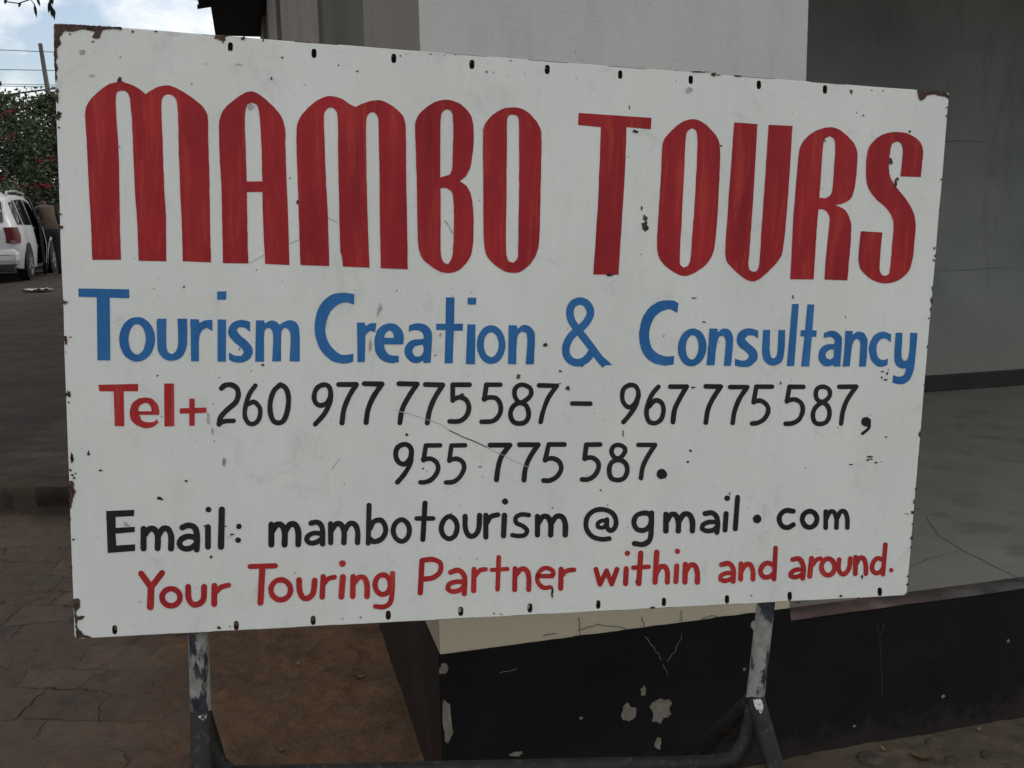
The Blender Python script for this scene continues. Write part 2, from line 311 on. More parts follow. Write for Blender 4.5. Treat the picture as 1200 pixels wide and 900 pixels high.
# ------------------------------------------------------------------ shop building
FLOOR_Z, DADO_Z, TOP_Z = 0.455, 0.475, 4.56
def stucco(name, c1, c2, bs=0.5, sc=1.2, stain=(0.16, 0.14, 0.11), low=None):
    m, t, P, N, L = node_mat(name)
    c = ramp(N, L, noise_node(N, L, sc, 6, 0.62), [(0.32, c1), (0.68, c2)])
    s = ramp(N, L, noise_node(N, L, 5, 7, 0.7, stretch=(1, 1, 0.25)), [(0.56, 0.0), (0.78, 0.5)])
    c = mix(N, L, s, c, stain)
    if low:
        tcn = N('ShaderNodeTexCoord'); sp = N('ShaderNodeSeparateXYZ'); L(tcn.outputs['Object'], sp.inputs[0])
        ad = N('ShaderNodeMath'); ad.operation = 'MULTIPLY_ADD'; L(noise_node(N, L, 3, 5, 0.6), ad.inputs[0]); ad.inputs[1].default_value = 0.5; L(sp.outputs[2], ad.inputs[2])
        mr = N('ShaderNodeMapRange'); mr.inputs[1].default_value = 0.85; mr.inputs[2].default_value = 1.35; mr.inputs[3].default_value = 0.9; mr.inputs[4].default_value = 0.0; L(ad.outputs[0], mr.inputs[0])
        c = mix(N, L, mr.outputs[0], c, low)          # mud splashed up from the ground
    L(c, P.inputs['Base Color']); P.inputs['Roughness'].default_value = 0.92; P.inputs['Specular IOR Level'].default_value = 0.2
    bump(N, L, P, noise_node(N, L, 110, 4, 0.7), bs, 0.006)
    return m
M['pillar'] = stucco('pale_grey_stucco', (0.475, 0.462, 0.442), (0.53, 0.518, 0.498), 0.4, stain=(0.34, 0.335, 0.33), low=(0.52, 0.465, 0.325))
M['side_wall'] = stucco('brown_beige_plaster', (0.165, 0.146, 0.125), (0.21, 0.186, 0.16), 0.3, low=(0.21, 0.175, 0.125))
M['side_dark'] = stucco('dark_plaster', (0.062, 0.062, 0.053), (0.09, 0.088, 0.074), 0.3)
M['back_wall'] = stucco('grey_painted_block_wall', (0.160, 0.178, 0.168), (0.232, 0.248, 0.236), 0.3, 1.6, (0.075, 0.08, 0.073), low=(0.215, 0.212, 0.188))
def dado_mat():
    m, t, P, N, L = node_mat('black_wall_paint')
    c = ramp(N, L, noise_node(N, L, 3, 6, 0.65), [(0.3, (0.0055, 0.0055, 0.0065)), (0.7, (0.0115, 0.0105, 0.0115))])
    r_ = ramp(N, L, noise_node(N, L, 4.5, 7, 0.7), [(0.52, 0.0), (0.72, 0.7)]); c = mix(N, L, r_, c, (0.018, 0.011, 0.012))
    sc = ramp(N, L, noise_node(N, L, 26, 8, 0.8, stretch=(1, 1, 0.5)), [(0.66, 0.0), (0.74, 0.5)]); c = mix(N, L, sc, c, (0.035, 0.031, 0.028))
    tcn = N('ShaderNodeTexCoord'); sp = N('ShaderNodeSeparateXYZ'); L(tcn.outputs['Object'], sp.inputs[0])
    ad = N('ShaderNodeMath'); ad.operation = 'MULTIPLY_ADD'; L(noise_node(N, L, 14, 8, 0.75), ad.inputs[0]); ad.inputs[1].default_value = -0.42; L(sp.outputs[2], ad.inputs[2])
    mr = N('ShaderNodeMapRange'); mr.inputs[1].default_value = -0.20; mr.inputs[2].default_value = -0.125; mr.inputs[3].default_value = 0.4; mr.inputs[4].default_value = 0.0; L(ad.outputs[0], mr.inputs[0])
    c = mix(N, L, mr.outputs[0], c, (0.042, 0.032, 0.025))
    L(c, P.inputs['Base Color']); P.inputs['Roughness'].default_value = 0.8; P.inputs['Specular IOR Level'].default_value = 0.15
    bump(N, L, P, noise_node(N, L, 30, 7, 0.7), 0.35, 0.01); return m
M['dado'] = dado_mat()
M['plaster_bare'] = pmat('bare_plaster', (0.15, 0.135, 0.105), (0.25, 0.225, 0.18), 30, 0.95, bs=0.6, bscale=90, bd=0.006)
M['crack'] = pmat('crack_line', (0.09, 0.08, 0.07))
M['floor'] = pmat('screed_floor', (0.180, 0.170, 0.145), (0.285, 0.266, 0.228), 2.6, 0.66, lo=0.2, hi=0.8, detail=10, bs=0.12, bscale=30, bd=0.006, c3=(0.165, 0.155, 0.132), s3=5, spec=0.3)
def edge_mat():
    m, t, P, N, L = node_mat('worn_floor_edge')
    c = ramp(N, L, noise_node(N, L, 7, 6, 0.7, stretch=(1, 2, 2)), [(0.38, (0.045, 0.040, 0.036)), (0.5, (0.085, 0.042, 0.035)), (0.62, (0.12, 0.105, 0.092))])
    dk = ramp(N, L, noise_node(N, L, 5, 6, 0.7, stretch=(1, 2, 2)), [(0.36, (0.016, 0.014, 0.014)), (0.68, (0.105, 0.092, 0.08))])
    tcn = N('ShaderNodeTexCoord'); sp = N('ShaderNodeSeparateXYZ'); L(tcn.outputs['Object'], sp.inputs[0])
    mr = N('ShaderNodeMapRange'); mr.inputs[1].default_value = 1.42; mr.inputs[2].default_value = 1.66; L(sp.outputs[0], mr.inputs[0])
    L(mix(N, L, mr.outputs[0], c, dk), P.inputs['Base Color']); P.inputs['Roughness'].default_value = 0.8
    bump(N, L, P, noise_node(N, L, 60, 5, 0.7), 0.5, 0.006); return m
M['floor_edge'] = edge_mat()
M['eave'] = pmat('dark_soffit_boards', (0.010, 0.009, 0.012), (0.018, 0.015, 0.020), 5, 0.7)
M['roof'] = pmat('dark_roof_sheet', (0.02, 0.02, 0.024), (0.032, 0.03, 0.034), 5, 0.6)
M['skirting'] = pmat('black_skirting', (0.012, 0.011, 0.013), (0.022, 0.018, 0.019), 6, 0.5)
M['joint'] = pmat('wall_joint', (0.10, 0.105, 0.105), (0.185, 0.195, 0.195), 5, 0.9)
bld = tag(empty('shop_building', G0, YAW_B), 'grey shop building with black painted base and open veranda behind the sign', 'building')
def blob(rx, ry, n=14, jag=0.35, seed=0):
    r = random.Random(seed); p = []
    for i in range(n):
        a = 2 * PI * i / n; k = 1 + r.uniform(-jag, jag); p.append((rx * k * math.cos(a), ry * k * math.sin(a)))
    return p
PL_U0, PL_U1, PL_V = -0.012, 1.046, 1.10
# hairline cracks in the plaster above the black paint (2 mm wide lines)
def line_faces(mb, pts, wd, place, mi):
    for (a, b_) in zip(pts, pts[1:]):
        a = Vector(a); b_ = Vector(b_); d = (b_ - a).normalized(); n = Vector((-d.y, d.x)) * wd / 2
        mb.add([place(*(a + n)), place(*(b_ + n)), place(*(b_ - n)), place(*(a - n))], [(3, 2, 1, 0)], mi)
def uz(px, py):
    p = on_plane(px, py, G0, BV); return ((p - G0).dot(BU), p.z)
d = MB()
front = lambda u, z: (u, -0.0035, z)
def jitter(pts, s=0.003, n=4):
    out = []
    for a, b_ in zip(pts, pts[1:]):
        for i in range(n): out.append((a[0] + (b_[0] - a[0]) * i / n + rnd.uniform(-s, s), a[1] + (b_[1] - a[1]) * i / n + rnd.uniform(-s, s)))
    return out + [pts[-1]]
cr = MB(); cr.box((PL_U0, 0, DADO_Z), (PL_U1, PL_V, TOP_Z - 0.003))
for pts in ([(678, 722), (680, 745)], [(680, 737), (700, 732), (722, 733), (745, 741)], [(752, 722), (756, 738)], [(797, 734), (815, 727), (835, 721), (850, 727)], [(636, 745), (652, 742)], [(797, 716), (799, 734)]):
    line_faces(cr, jitter([uz(*p) for p in pts]), 0.0022, front, 1)
pillar = cr.build('pillar', [M['pillar'], M['crack'], M['side_wall']], bld)
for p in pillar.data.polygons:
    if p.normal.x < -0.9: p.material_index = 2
# black painted base of the pillar, its upper edge brushed a little unevenly
d = MB(); T = 0.006
nU = 60; us = lin(PL_U0 - T, PL_U1, nU); top = [DADO_Z + 0.004 * noise.noise(Vector((u * 14, 0, 1))) + 0.004 * noise.noise(Vector((u * 3, 2, 1))) for u in us]
V = [(u, -T, -0.2) for u in us] + [(u, -T, z) for u, z in zip(us, top)] + [(u, 0.02, z) for u, z in zip(us, top)]
d.add(V, [(i, i + 1, nU + i + 1, nU + i) for i in range(nU - 1)] + [(nU + i, nU + i + 1, 2 * nU + i + 1, 2 * nU + i) for i in range(nU - 1)])
vs_ = lin(-T, 15.2, 40)
V = [(PL_U0 - T, v_, -0.2) for v_ in vs_] + [(PL_U0 - T, v_, DADO_Z) for v_ in vs_] + [(PL_U0 + 0.3, v_, DADO_Z) for v_ in vs_]; n_ = 40
M['dado_side'] = pmat('dark_brown_wall_paint', (0.013, 0.0085, 0.0065), (0.022, 0.0135, 0.0105), 4, 0.85, spec=0.08, bs=0.25, bscale=25, bd=0.01)
d.add(V, [(i + 1, i, n_ + i, n_ + i + 1) for i in range(n_ - 1)] + [(n_ + i + 1, n_ + i, 2 * n_ + i, 2 * n_ + i + 1) for i in range(0, n_ - 1)], 1)
k = 0
fr2 = lambda u, z: (u, -T - 0.0015, z)
for (px, py, rx, ry) in [(773, 831, 13, 15), (735, 834, 8, 11), (753, 808, 3.5, 6), (524, 845, 5, 30), (519, 783, 5, 6), (680, 840, 2, 2), (604, 882, 9, 3), (871, 783, 2, 2), (1180, 750, 2, 2), (1104, 815, 2.5, 2), (770, 870, 4, 8)]:
    u, z = uz(px, py); k += 1; s_ = 0.00252
    if px > 920: continue
    pts = blob(rx * s_, ry * s_, 16, 0.28, k); d.add([fr2(max(u + a, PL_U0 - T + 0.0005), z + b_) for a, b_ in pts], [tuple(range(16))], 2)
for pts in ([(756, 744), (768, 762), (774, 772)], [(798, 742), (790, 762), (780, 774)], [(776, 778), (781, 790)], [(585, 787), (605, 782)]):
    line_faces(d, jitter([uz(*p) for p in pts]), 0.0017, fr2, 2)
d.build('painted_base', [M['dado'], M['dado_side'], M['plaster_bare']], bld)

# side wall running back along the lane: two plaster piers and a darker recessed bay
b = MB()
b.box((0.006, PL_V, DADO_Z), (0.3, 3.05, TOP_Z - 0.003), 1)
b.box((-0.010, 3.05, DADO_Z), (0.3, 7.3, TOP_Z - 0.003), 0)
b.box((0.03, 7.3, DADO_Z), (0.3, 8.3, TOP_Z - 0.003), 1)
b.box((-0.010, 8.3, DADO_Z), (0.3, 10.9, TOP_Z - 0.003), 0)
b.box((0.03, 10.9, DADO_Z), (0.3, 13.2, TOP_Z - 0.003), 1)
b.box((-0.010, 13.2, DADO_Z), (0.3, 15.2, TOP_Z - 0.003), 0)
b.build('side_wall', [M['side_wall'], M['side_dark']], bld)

# veranda: screed floor with a worn red edge, black base below, grey block wall behind with skirting
FU1 = 9.0; WALL_V = 2.92
b = MB(); b.box((PL_U1 + 0.001, 0.042, -0.2), (FU1, WALL_V + 0.2, FLOOR_Z), 0); b.box((0.3, PL_V, -0.2), (PL_U1 + 0.001, WALL_V + 0.2, FLOOR_Z), 0)
M['floor_crack'] = pmat('floor_crack', (0.06, 0.056, 0.05), (0.17, 0.16, 0.14), 9, 0.9)
def floor_uv(px, py):
    p = on_z(px, py, FLOOR_Z); return ((p - G0).dot(BU), (p - G0).dot(BV))
for pts in ([(1066, 664), (1098, 652), (1128, 645), (1160, 661), (1200, 681), (1240, 700)], [(1128, 645), (1100, 628), (1085, 605)]):
    line_faces(b, jitter([floor_uv(*p) for p in pts], 0.004, 4), 0.0035, lambda u, v_: (u, v_, FLOOR_Z + 0.001), 1)
for i_, f_ in enumerate(b.f):
    if b.m[i_] == 1: b.f[i_] = f_[::-1]
vf = b.build('veranda_floor', [M['floor'], M['floor_crack']], bld)
nE = 160; us = lin(PL_U1 + 0.001, FU1, nE); b = MB()
def edge_prof(u, i):
    n1 = noise.noise(Vector((u * 6, i * 0.7, 0))) * 0.006; n2 = noise.noise(Vector((u * 23, i, 4))) * 0.003
    return (n1 + n2) * 0.55
prof = [(0.042, 0.0004), (0.018, 0.001), (0.003, -0.002), (-0.007, -0.007), (-0.010, -0.015)]
V = [(u, pv + edge_prof(u, i), FLOOR_Z + pz + edge_prof(u + 9, i) * 0.7 * (i > 0)) for i, (pv, pz) in enumerate(prof) for u in us]
b.add(V, [(i * nE + j + 1, i * nE + j, (i + 1) * nE + j, (i + 1) * nE + j + 1) for i in range(4) for j in range(nE - 1)], 0, True)
b.build('floor_edge', M['floor_edge'], vf)
b = MB(); b.box((PL_U1 + 0.001, -0.0045, -0.2), (FU1, 0.041, FLOOR_Z - 0.008), 0)
k = 50
for (px, py, rx, ry) in [(1180, 750, 2, 2), (1104, 815, 2.5, 2), (1000, 850, 2, 1.5)]:
    u, z = uz(px, py); k += 1
    b.add([(u + a, -0.006, z + c) for a, c in blob(rx * .0027, ry * .0027, 12, 0.4, k)], [tuple(range(12))], 1)
for pts in ([(1031, 815), (1032, 775), (1026, 730)], [(1035, 730), (1030, 745)]):
    line_faces(b, jitter([uz(*p) for p in pts]), 0.004, lambda u, z: (u, -0.006, z), 2)
M['dado_streak'] = pmat('grey_run_on_black', (0.014, 0.013, 0.013), (0.026, 0.024, 0.024), 20, 0.7)
b.build('veranda_base', [M['dado'], M['plaster_bare'], M['dado_streak']], bld)
b = MB(); b.box((0.3, WALL_V, FLOOR_Z), (FU1, WALL_V + 0.2, 3.82), 0)
def wall_uz(px, py):
    p = on_plane(px, py, G0 + BV * WALL_V, BV); return ((p - G0).dot(BU), p.z)
wl = lambda u, z: (u, WALL_V - 0.0015, z)
for za, zb in (((1136, 166), (1200, 167)), ((1090, 318), (1200, 313))):
    a, c = wall_uz(*za), wall_uz(*zb)
    z = (a[1] + c[1]) / 2
    line_faces(b, jitter([(0.4 + 0.25 * i, z + rnd.uniform(-.004, .004)) for i in range(34)], 0.004, 3), 0.007, wl, 1)
for px in (1112, 1152):
    u = wall_uz(px, 250)[0]
    pass
b.build('back_wall', [M['back_wall'], M['joint']], bld)
b = MB(); b.box((0.3, WALL_V - 0.03, FLOOR_Z + 0.001), (FU1, WALL_V - 0.001, FLOOR_Z + 0.105), 0, None, 0.004)
b.build('skirting', M['skirting'], bld)
M['ceiling'] = pmat('veranda_ceiling_boards', (0.30, 0.28, 0.26), (0.38, 0.36, 0.34), 4, 0.85)
b = MB(); b.box((PL_U1 + 0.003, -0.2, 3.75), (FU1, WALL_V - 0.003, 3.83), 0); b.build('veranda_ceiling', M['ceiling'], bld)
b = MB(); b.box((PL_U1 + 0.002, 0.02, 3.35), (FU1, 0.26, 3.75 - 0.003), 0); b.build('veranda_beam', M['pillar'], bld)
b = MB(); b.box((PL_U1 + 0.002, 0.02, 3.831), (FU1, 0.26, TOP_Z - 0.003), 0); b.build('upper_wall', M['pillar'], bld)

# roof: boarded soffit and fascia along the eaves, corrugated sheets above
rf = MB()
rf.box((-0.72, -0.85, TOP_Z), (FU1, 15.0, TOP_Z + 0.25), 0)
roof = rf.build('roof_eave', M['eave'], bld)
sh = MB(); n = 190; 
ysr = lin(-1.0, 14.3, n); V = []
for (uu, zz) in ((-0.93, TOP_Z + 0.26), (-0.4, TOP_Z + 0.36), (4.0, TOP_Z + 1.6)):
    for i, y_ in enumerate(ysr): V.append((uu + (rnd.uniform(-0.02, 0.02) if uu < -0.9 else 0), y_, zz + 0.02 * math.sin(i * PI / 2)))
sh.add(V, [(r * n + i, r * n + i + 1, (r + 1) * n + i + 1, (r + 1) * n + i) for r in range(2) for i in range(n - 1)])
sh.build('roof_sheet', M['roof'], roof)

# ------------------------------------------------------------------ the sign
SW = 1.8
TL = CAM + Vector((-0.4409073, 1.01316542, 0.18942176)) * SW
EX = Vector((0.973958, 0.21900847, -0.05866099)).normalized()
ED = Vector((-0.02881497, -0.02245569, -0.62813313)); ED = (ED - EX * ED.dot(EX)).normalized()
EN = EX.cross(-ED).normalized()                       # towards the viewer
SFR = Matrix((EX, -ED, EN)).transposed().to_4x4(); SFR.translation = TL
SINV = SFR.inverted()
def sb(px, py):
    """traced point -> board coordinates in metres: x along the board, y up from its top edge"""
    p = SINV @ on_plane(px, py, TL, EN); return (p.x, p.y)

def smooth(pts, closed=True, sub=4, lim=52):
    """rounded outline through traced points that keeps the sharp corners"""
    n = len(pts); P_ = [Vector(p) for p in pts]; out = []
    def corner(i):
        if not closed and (i == 0 or i == n - 1): return True
        a = P_[i] - P_[i - 1]; b_ = P_[(i + 1) % n] - P_[i]
        if a.length < 1e-6 or b_.length < 1e-6: return True
        return abs(a.angle_signed(b_)) > math.radians(lim)
    cn = [corner(i) for i in range(n)]
    for i in range(n if closed else n - 1):
        p1, p2 = P_[i], P_[(i + 1) % n]
        d_ = (p2 - p1).length
        t1 = Vector((0, 0)) if False else None
        a = P_[i - 1]; b_ = P_[(i + 2) % n]
        m1 = (p2 - p1) if cn[i] else (p2 - a) * (d_ / max((p2 - p1).length + (p1 - a).length, 1e-6))
        j = (i + 1) % n
        m2 = (p2 - p1) if cn[j] else (b_ - p1) * (d_ / max((b_ - p2).length + d_, 1e-6))
        if cn[i] and cn[j]: out.append(p1.copy()); continue
        for k in range(sub):
            t = k / sub; t2 = t * t; t3 = t2 * t
            out.append(p1 * (2 * t3 - 3 * t2 + 1) + m1 * (t3 - 2 * t2 + t) + p2 * (3 * t2 - 2 * t3) + m2 * (t3 - t2))
    if not closed: out.append(P_[-1].copy())
    return out
def fill2d(loops, extrude=0.0, bevel=0.0):
    """filled flat shape with holes -> (verts, faces)"""
    cu = bpy.data.curves.new('tmp', 'CURVE'); cu.dimensions = '2D'; cu.fill_mode = 'BOTH'; cu.extrude = extrude; cu.bevel_depth = bevel; cu.bevel_resolution = 1
    for lp in loops:
        s = cu.splines.new('POLY'); s.points.add(len(lp) - 1); s.use_cyclic_u = True
        for pt, q in zip(s.points, lp): pt.co = (q[0], q[1], 0, 1)
    o = bpy.data.objects.new('tmp', cu); me = bpy.data.meshes.new_from_object(o)
    v_ = [v.co.copy() for v in me.vertices]; f_ = [tuple(p.vertices) for p in me.polygons]
    bpy.data.objects.remove(o); bpy.data.curves.remove(cu); bpy.data.meshes.remove(me)
    return v_, f_
class Lettering:
    def __init__(s): s.mb = MB(); s.k = 0
    def z(s): s.k += 1; return 0.0006 + (s.k % 6) * 0.00009
    def shape(s, crop, outer, *holes):
        ox, oy, sc = crop; z = s.z(); loops = []
        for lp in (outer,) + holes:
            lp = [(ox + p[0] / sc, oy + p[1] / sc) for p in lp]
            loops.append([sb(q[0] + 0.35 * noise.noise(Vector((q[0] * .16, q[1] * .16, 1))) + 0.15 * noise.noise(Vector((q[0] * .7, q[1] * .7, 4))), q[1] + 0.35 * noise.noise(Vector((q[0] * .16, q[1] * .16, 7))) + 0.15 * noise.noise(Vector((q[0] * .7, q[1] * .7, 9)))) for q in smooth(lp, True, 6)])   # an unsteady hand
        v_, f_ = fill2d(loops)
        # all faces look towards the viewer
        Fo = []
        for f in f_:
            a, b_, c = (v_[f[0]], v_[f[1]], v_[f[2]])
            Fo.append(f if (b_ - a).cross(c - a).z > 0 else f[::-1])
        s.mb.add([(p.x, p.y, z) for p in v_], Fo)
    def ring(s, crop, cx, cy, rx, ry, ix, iy, sh=0.0):
        o = [(cx + rx * math.cos(a) - sh * ry * math.sin(a), cy + ry * math.sin(a)) for a in [2 * PI * i / 20 for i in range(20)]]
        h = [(cx + ix * math.cos(a) - sh * iy * math.sin(a), cy + iy * math.sin(a)) for a in [2 * PI * i / 20 for i in range(20)]]
        s.shape(crop, o, h)
    def stroke(s, crop, pts, wd, closed=False, cap='r', wob=0.05):
        """a brush stroke of about wd traced pixels"""
        ox, oy, sc = crop; z = s.z()
        P_ = smooth([(ox + p[0] / sc, oy + p[1] / sc) for p in pts], closed, 5, 75); n = len(P_); r0 = wd / sc / 2
        Lf, Rt = [], []
        for i, p in enumerate(P_):
            a = P_[i - 1] if (i > 0 or closed) else p; b_ = P_[(i + 1) % n] if (i < n - 1 or closed) else p
            d_ = (b_ - a).normalized(); nn = Vector((-d_.y, d_.x)); r = r0 * (1 + wob * noise.noise(Vector((p.x * .15, p.y * .15, s.k))) * 2)
            Lf.append(p + nn * r); Rt.append(p - nn * r)
        V = [sb(*p) for p in Lf] + [sb(*p) for p in Rt]
        m_ = n if closed else n - 1
        fs = [(i, (i + 1) % n, n + (i + 1) % n, n + i) for i in range(m_)]
        s.mb.add([(p[0], p[1], z) for p in V], fs)
        if not closed and cap == 'r':
            for e, q in ((0, P_[1]), (n - 1, P_[-2])):
                c = P_[e]; d_ = (c - q).normalized(); a0 = math.atan2(d_.y, d_.x); r = ((Lf[e] - Rt[e]).length) / 2
                pts_ = [c + Vector((math.cos(a0 + t), math.sin(a0 + t))) * r for t in [(-PI / 2 + PI * i / 8) for i in range(9)]]
                s.mb.add([(*sb(*p), z) for p in pts_], [tuple(range(9))[::-1]])
    def dot(s, crop, x, y, r):
        ox, oy, sc = crop; z = s.z()
        s.mb.add([(*sb(ox + (x + r * a) / sc, oy + (y + r * b_) / sc), z) for a, b_ in blob(1, 1, 14, 0.07, s.k)], [tuple(range(14))[::-1]])
    def build(s, label, mat, parent):
        # up-facing normals
        o = s.mb.build('lettering', mat, parent); s.mb = MB()
        for p in o.data.polygons:
            if p.normal.z < 0: p.flip()
        o['label'] = label; return o

feet_mid = Vector((0.07, 2.0, 0))
sign = tag(empty('trestle_sign', feet_mid), 'white metal sign board with red, blue and black hand painted lettering on black trestle legs', 'sign')
# ---- board: 20 mm deep painted tray with slotted edges
slots = [(270, 55), (368, 62.5), (461.5, 68.5), (553, 75.5), (641.3, 81.5), (726.8, 87.5), (809.5, 93.5), (889.3, 99.5), (966.8, 104.8)]
slots_b = [(134.5, 738), (277, 733), (367, 727), (455, 721), (540, 716.5), (621, 712.5), (701, 708.5), (778, 705.5), (852, 702.5), (925.5, 698.5), (1031, 693.5)]
corners = [sb(63, 27), sb(1112, 109), sb(1062, 697), sb(88, 748)]
def rounded(cs, r, n=5):
    out = []
    for i, c in enumerate(cs):
        c = Vector(c); a = (Vector(cs[i - 1]) - c).normalized(); b_ = (Vector(cs[(i + 1) % 4]) - c).normalized()
        ctr = c + (a + b_) * r; v0 = c + a * r - ctr; v1 = c + b_ * r - ctr
        for k in range(n + 1):
            t = k / n; v_ = (v0 * (1 - t) + v1 * t).normalized() * r; out.append(ctr + v_)
    return out
outl = rounded(corners, 0.007)
out2 = []
for i, p in enumerate(outl):                                    # slight dents along the folded edge
    q = outl[(i + 1) % len(outl)]; L_ = (q - p).length; m_ = max(1, int(L_ / 0.04))
    for k in range(m_):
        s_ = p.lerp(q, k / m_); nn = Vector(((q - p).y, -(q - p).x)).normalized() if L_ > 0 else Vector((0, 0))
        out2.append(s_ + (nn * 0.0010 * noise.noise(Vector((s_.x * 9, s_.y * 9, 0))) if m_ > 1 else nn * 0))
loops = [out2]
for px, py in slots + slots_b:
    wpx, hpx = (3.1, 5.5) if px < 700 else (2.7, 5.1)
    c = []
    for k in range(16):
        a = 2 * PI * k / 16; ca, sa = math.cos(a), math.sin(a)
        c.append(sb(px + wpx * (abs(ca) ** 0.7) * (1 if ca > 0 else -1), py + hpx * (abs(sa) ** 0.7) * (1 if sa > 0 else -1)))
    loops.append(c)
DEP = 0.020
v_, f_ = fill2d(loops, extrude=DEP / 2 - 0.0012, bevel=0.0012)
# the bevel widens the outline, pull it back in plane by scaling about the centre
cx_ = sum(p[0] for p in corners) / 4; cy_ = sum(p[1] for p in corners) / 4
pb = MB()
kx = (SW - 0.005) / SW
hc_ = [Vector((sum(q[0] for q in lp) / len(lp), sum(q[1] for q in lp) / len(lp))) for lp in loops[1:]]
pb.add([Vector((p.x, p.y, p.z - DEP / 2)) for p in v_], f_, 0, False)
for fi, f in enumerate(f_):                                     # slot walls coloured dark, standing in for the shade inside
    c = sum((v_[i] for i in f), Vector()) / len(f)
    if len(f) <= 4 and min((Vector((v_[i].x, v_[i].y)) - h_).length for i in f for h_ in hc_) < 0.02 and max(v_[i].z for i in f) - min(v_[i].z for i in f) > 1e-5: pb.m[fi] = 1
zf = 0.0013
def chip(pts, mi=1, zz=None):
    pb.add([(*sb(*p), zz or zf) for p in pts], [tuple(range(len(pts)))], mi)
def crop_pts(crop, pts): return [(crop[0] + x_ / crop[2], crop[1] + y_ / crop[2]) for x_, y_ in pts]
cA, cA2 = (60, 20, 4), (60, 140, 4)
cC, cC2 = (330, 60, 3.6303), (330, 120, 3.6303)
cE, cF = (640, 100, 3.75), (840, 100, 3.75)
cG, cH, cI, cJ = (80, 320, 4), (350, 320, 4), (630, 320, 4), (840, 320, 4)
cK, cL, cMm, cN = (350, 500, 4), (600, 500, 4), (80, 530, 4), (800, 520, 4)
def ragged(pts, s=2.2, step=9):
    out = []; n = len(pts)
    for i in range(n):
        a = Vector(pts[i]); b_ = Vector(pts[(i + 1) % n]); m_ = max(1, int((b_ - a).length / step))
        for k in range(m_):
            p = a.lerp(b_, k / m_); out.append((p.x + rnd.uniform(-s, s) * (k > 0), p.y + rnd.uniform(-s, s) * (k > 0)))
    return out
def fillchip(crop, pts, s=2.2):
    lp = [sb(*q) for q in crop_pts(crop, ragged(pts, s))]
    vv, ff = fill2d([lp]); pb.add([(p.x, p.y, zf) for p in vv], ff, 1)
fillchip(cA, [(15, 33), (120, 36), (250, 43), (330, 47), (333, 60), (290, 55), (240, 62), (228, 98), (212, 102), (192, 95), (206, 68), (150, 57), (100, 70), (62, 66), (40, 92), (46, 128), (26, 150), (31, 188), (23, 212), (34, 240), (24, 262), (30, 285), (20, 308), (14, 200)])
fillchip(cMm, [(22, 686), (46, 683), (56, 700), (54, 728), (38, 745), (44, 768), (78, 766), (70, 780), (45, 786), (40, 810), (52, 832), (76, 856), (118, 866), (40, 870), (32, 780)], 3)
fillchip(cMm, [(4, 135), (18, 132), (30, 150), (28, 172), (38, 182), (28, 200), (22, 230), (14, 262), (8, 266)], 3)
fillchip(cMm, [(448, 852), (480, 847), (520, 853), (560, 847), (612, 846), (612, 851), (520, 859), (450, 861)], 1.5)
fillchip(cF, [(880, 19), (940, 22), (1000, 27), (1021, 45), (1018, 62), (1003, 50), (962, 40), (926, 43), (906, 64), (893, 68), (884, 46)], 3)
fillchip(cN, [(1050, 698), (1053, 712), (1018, 721), (1036, 708)], 2)
fillchip(cN, [(525, 742), (552, 738), (548, 746), (520, 748)], 1)
k = 100
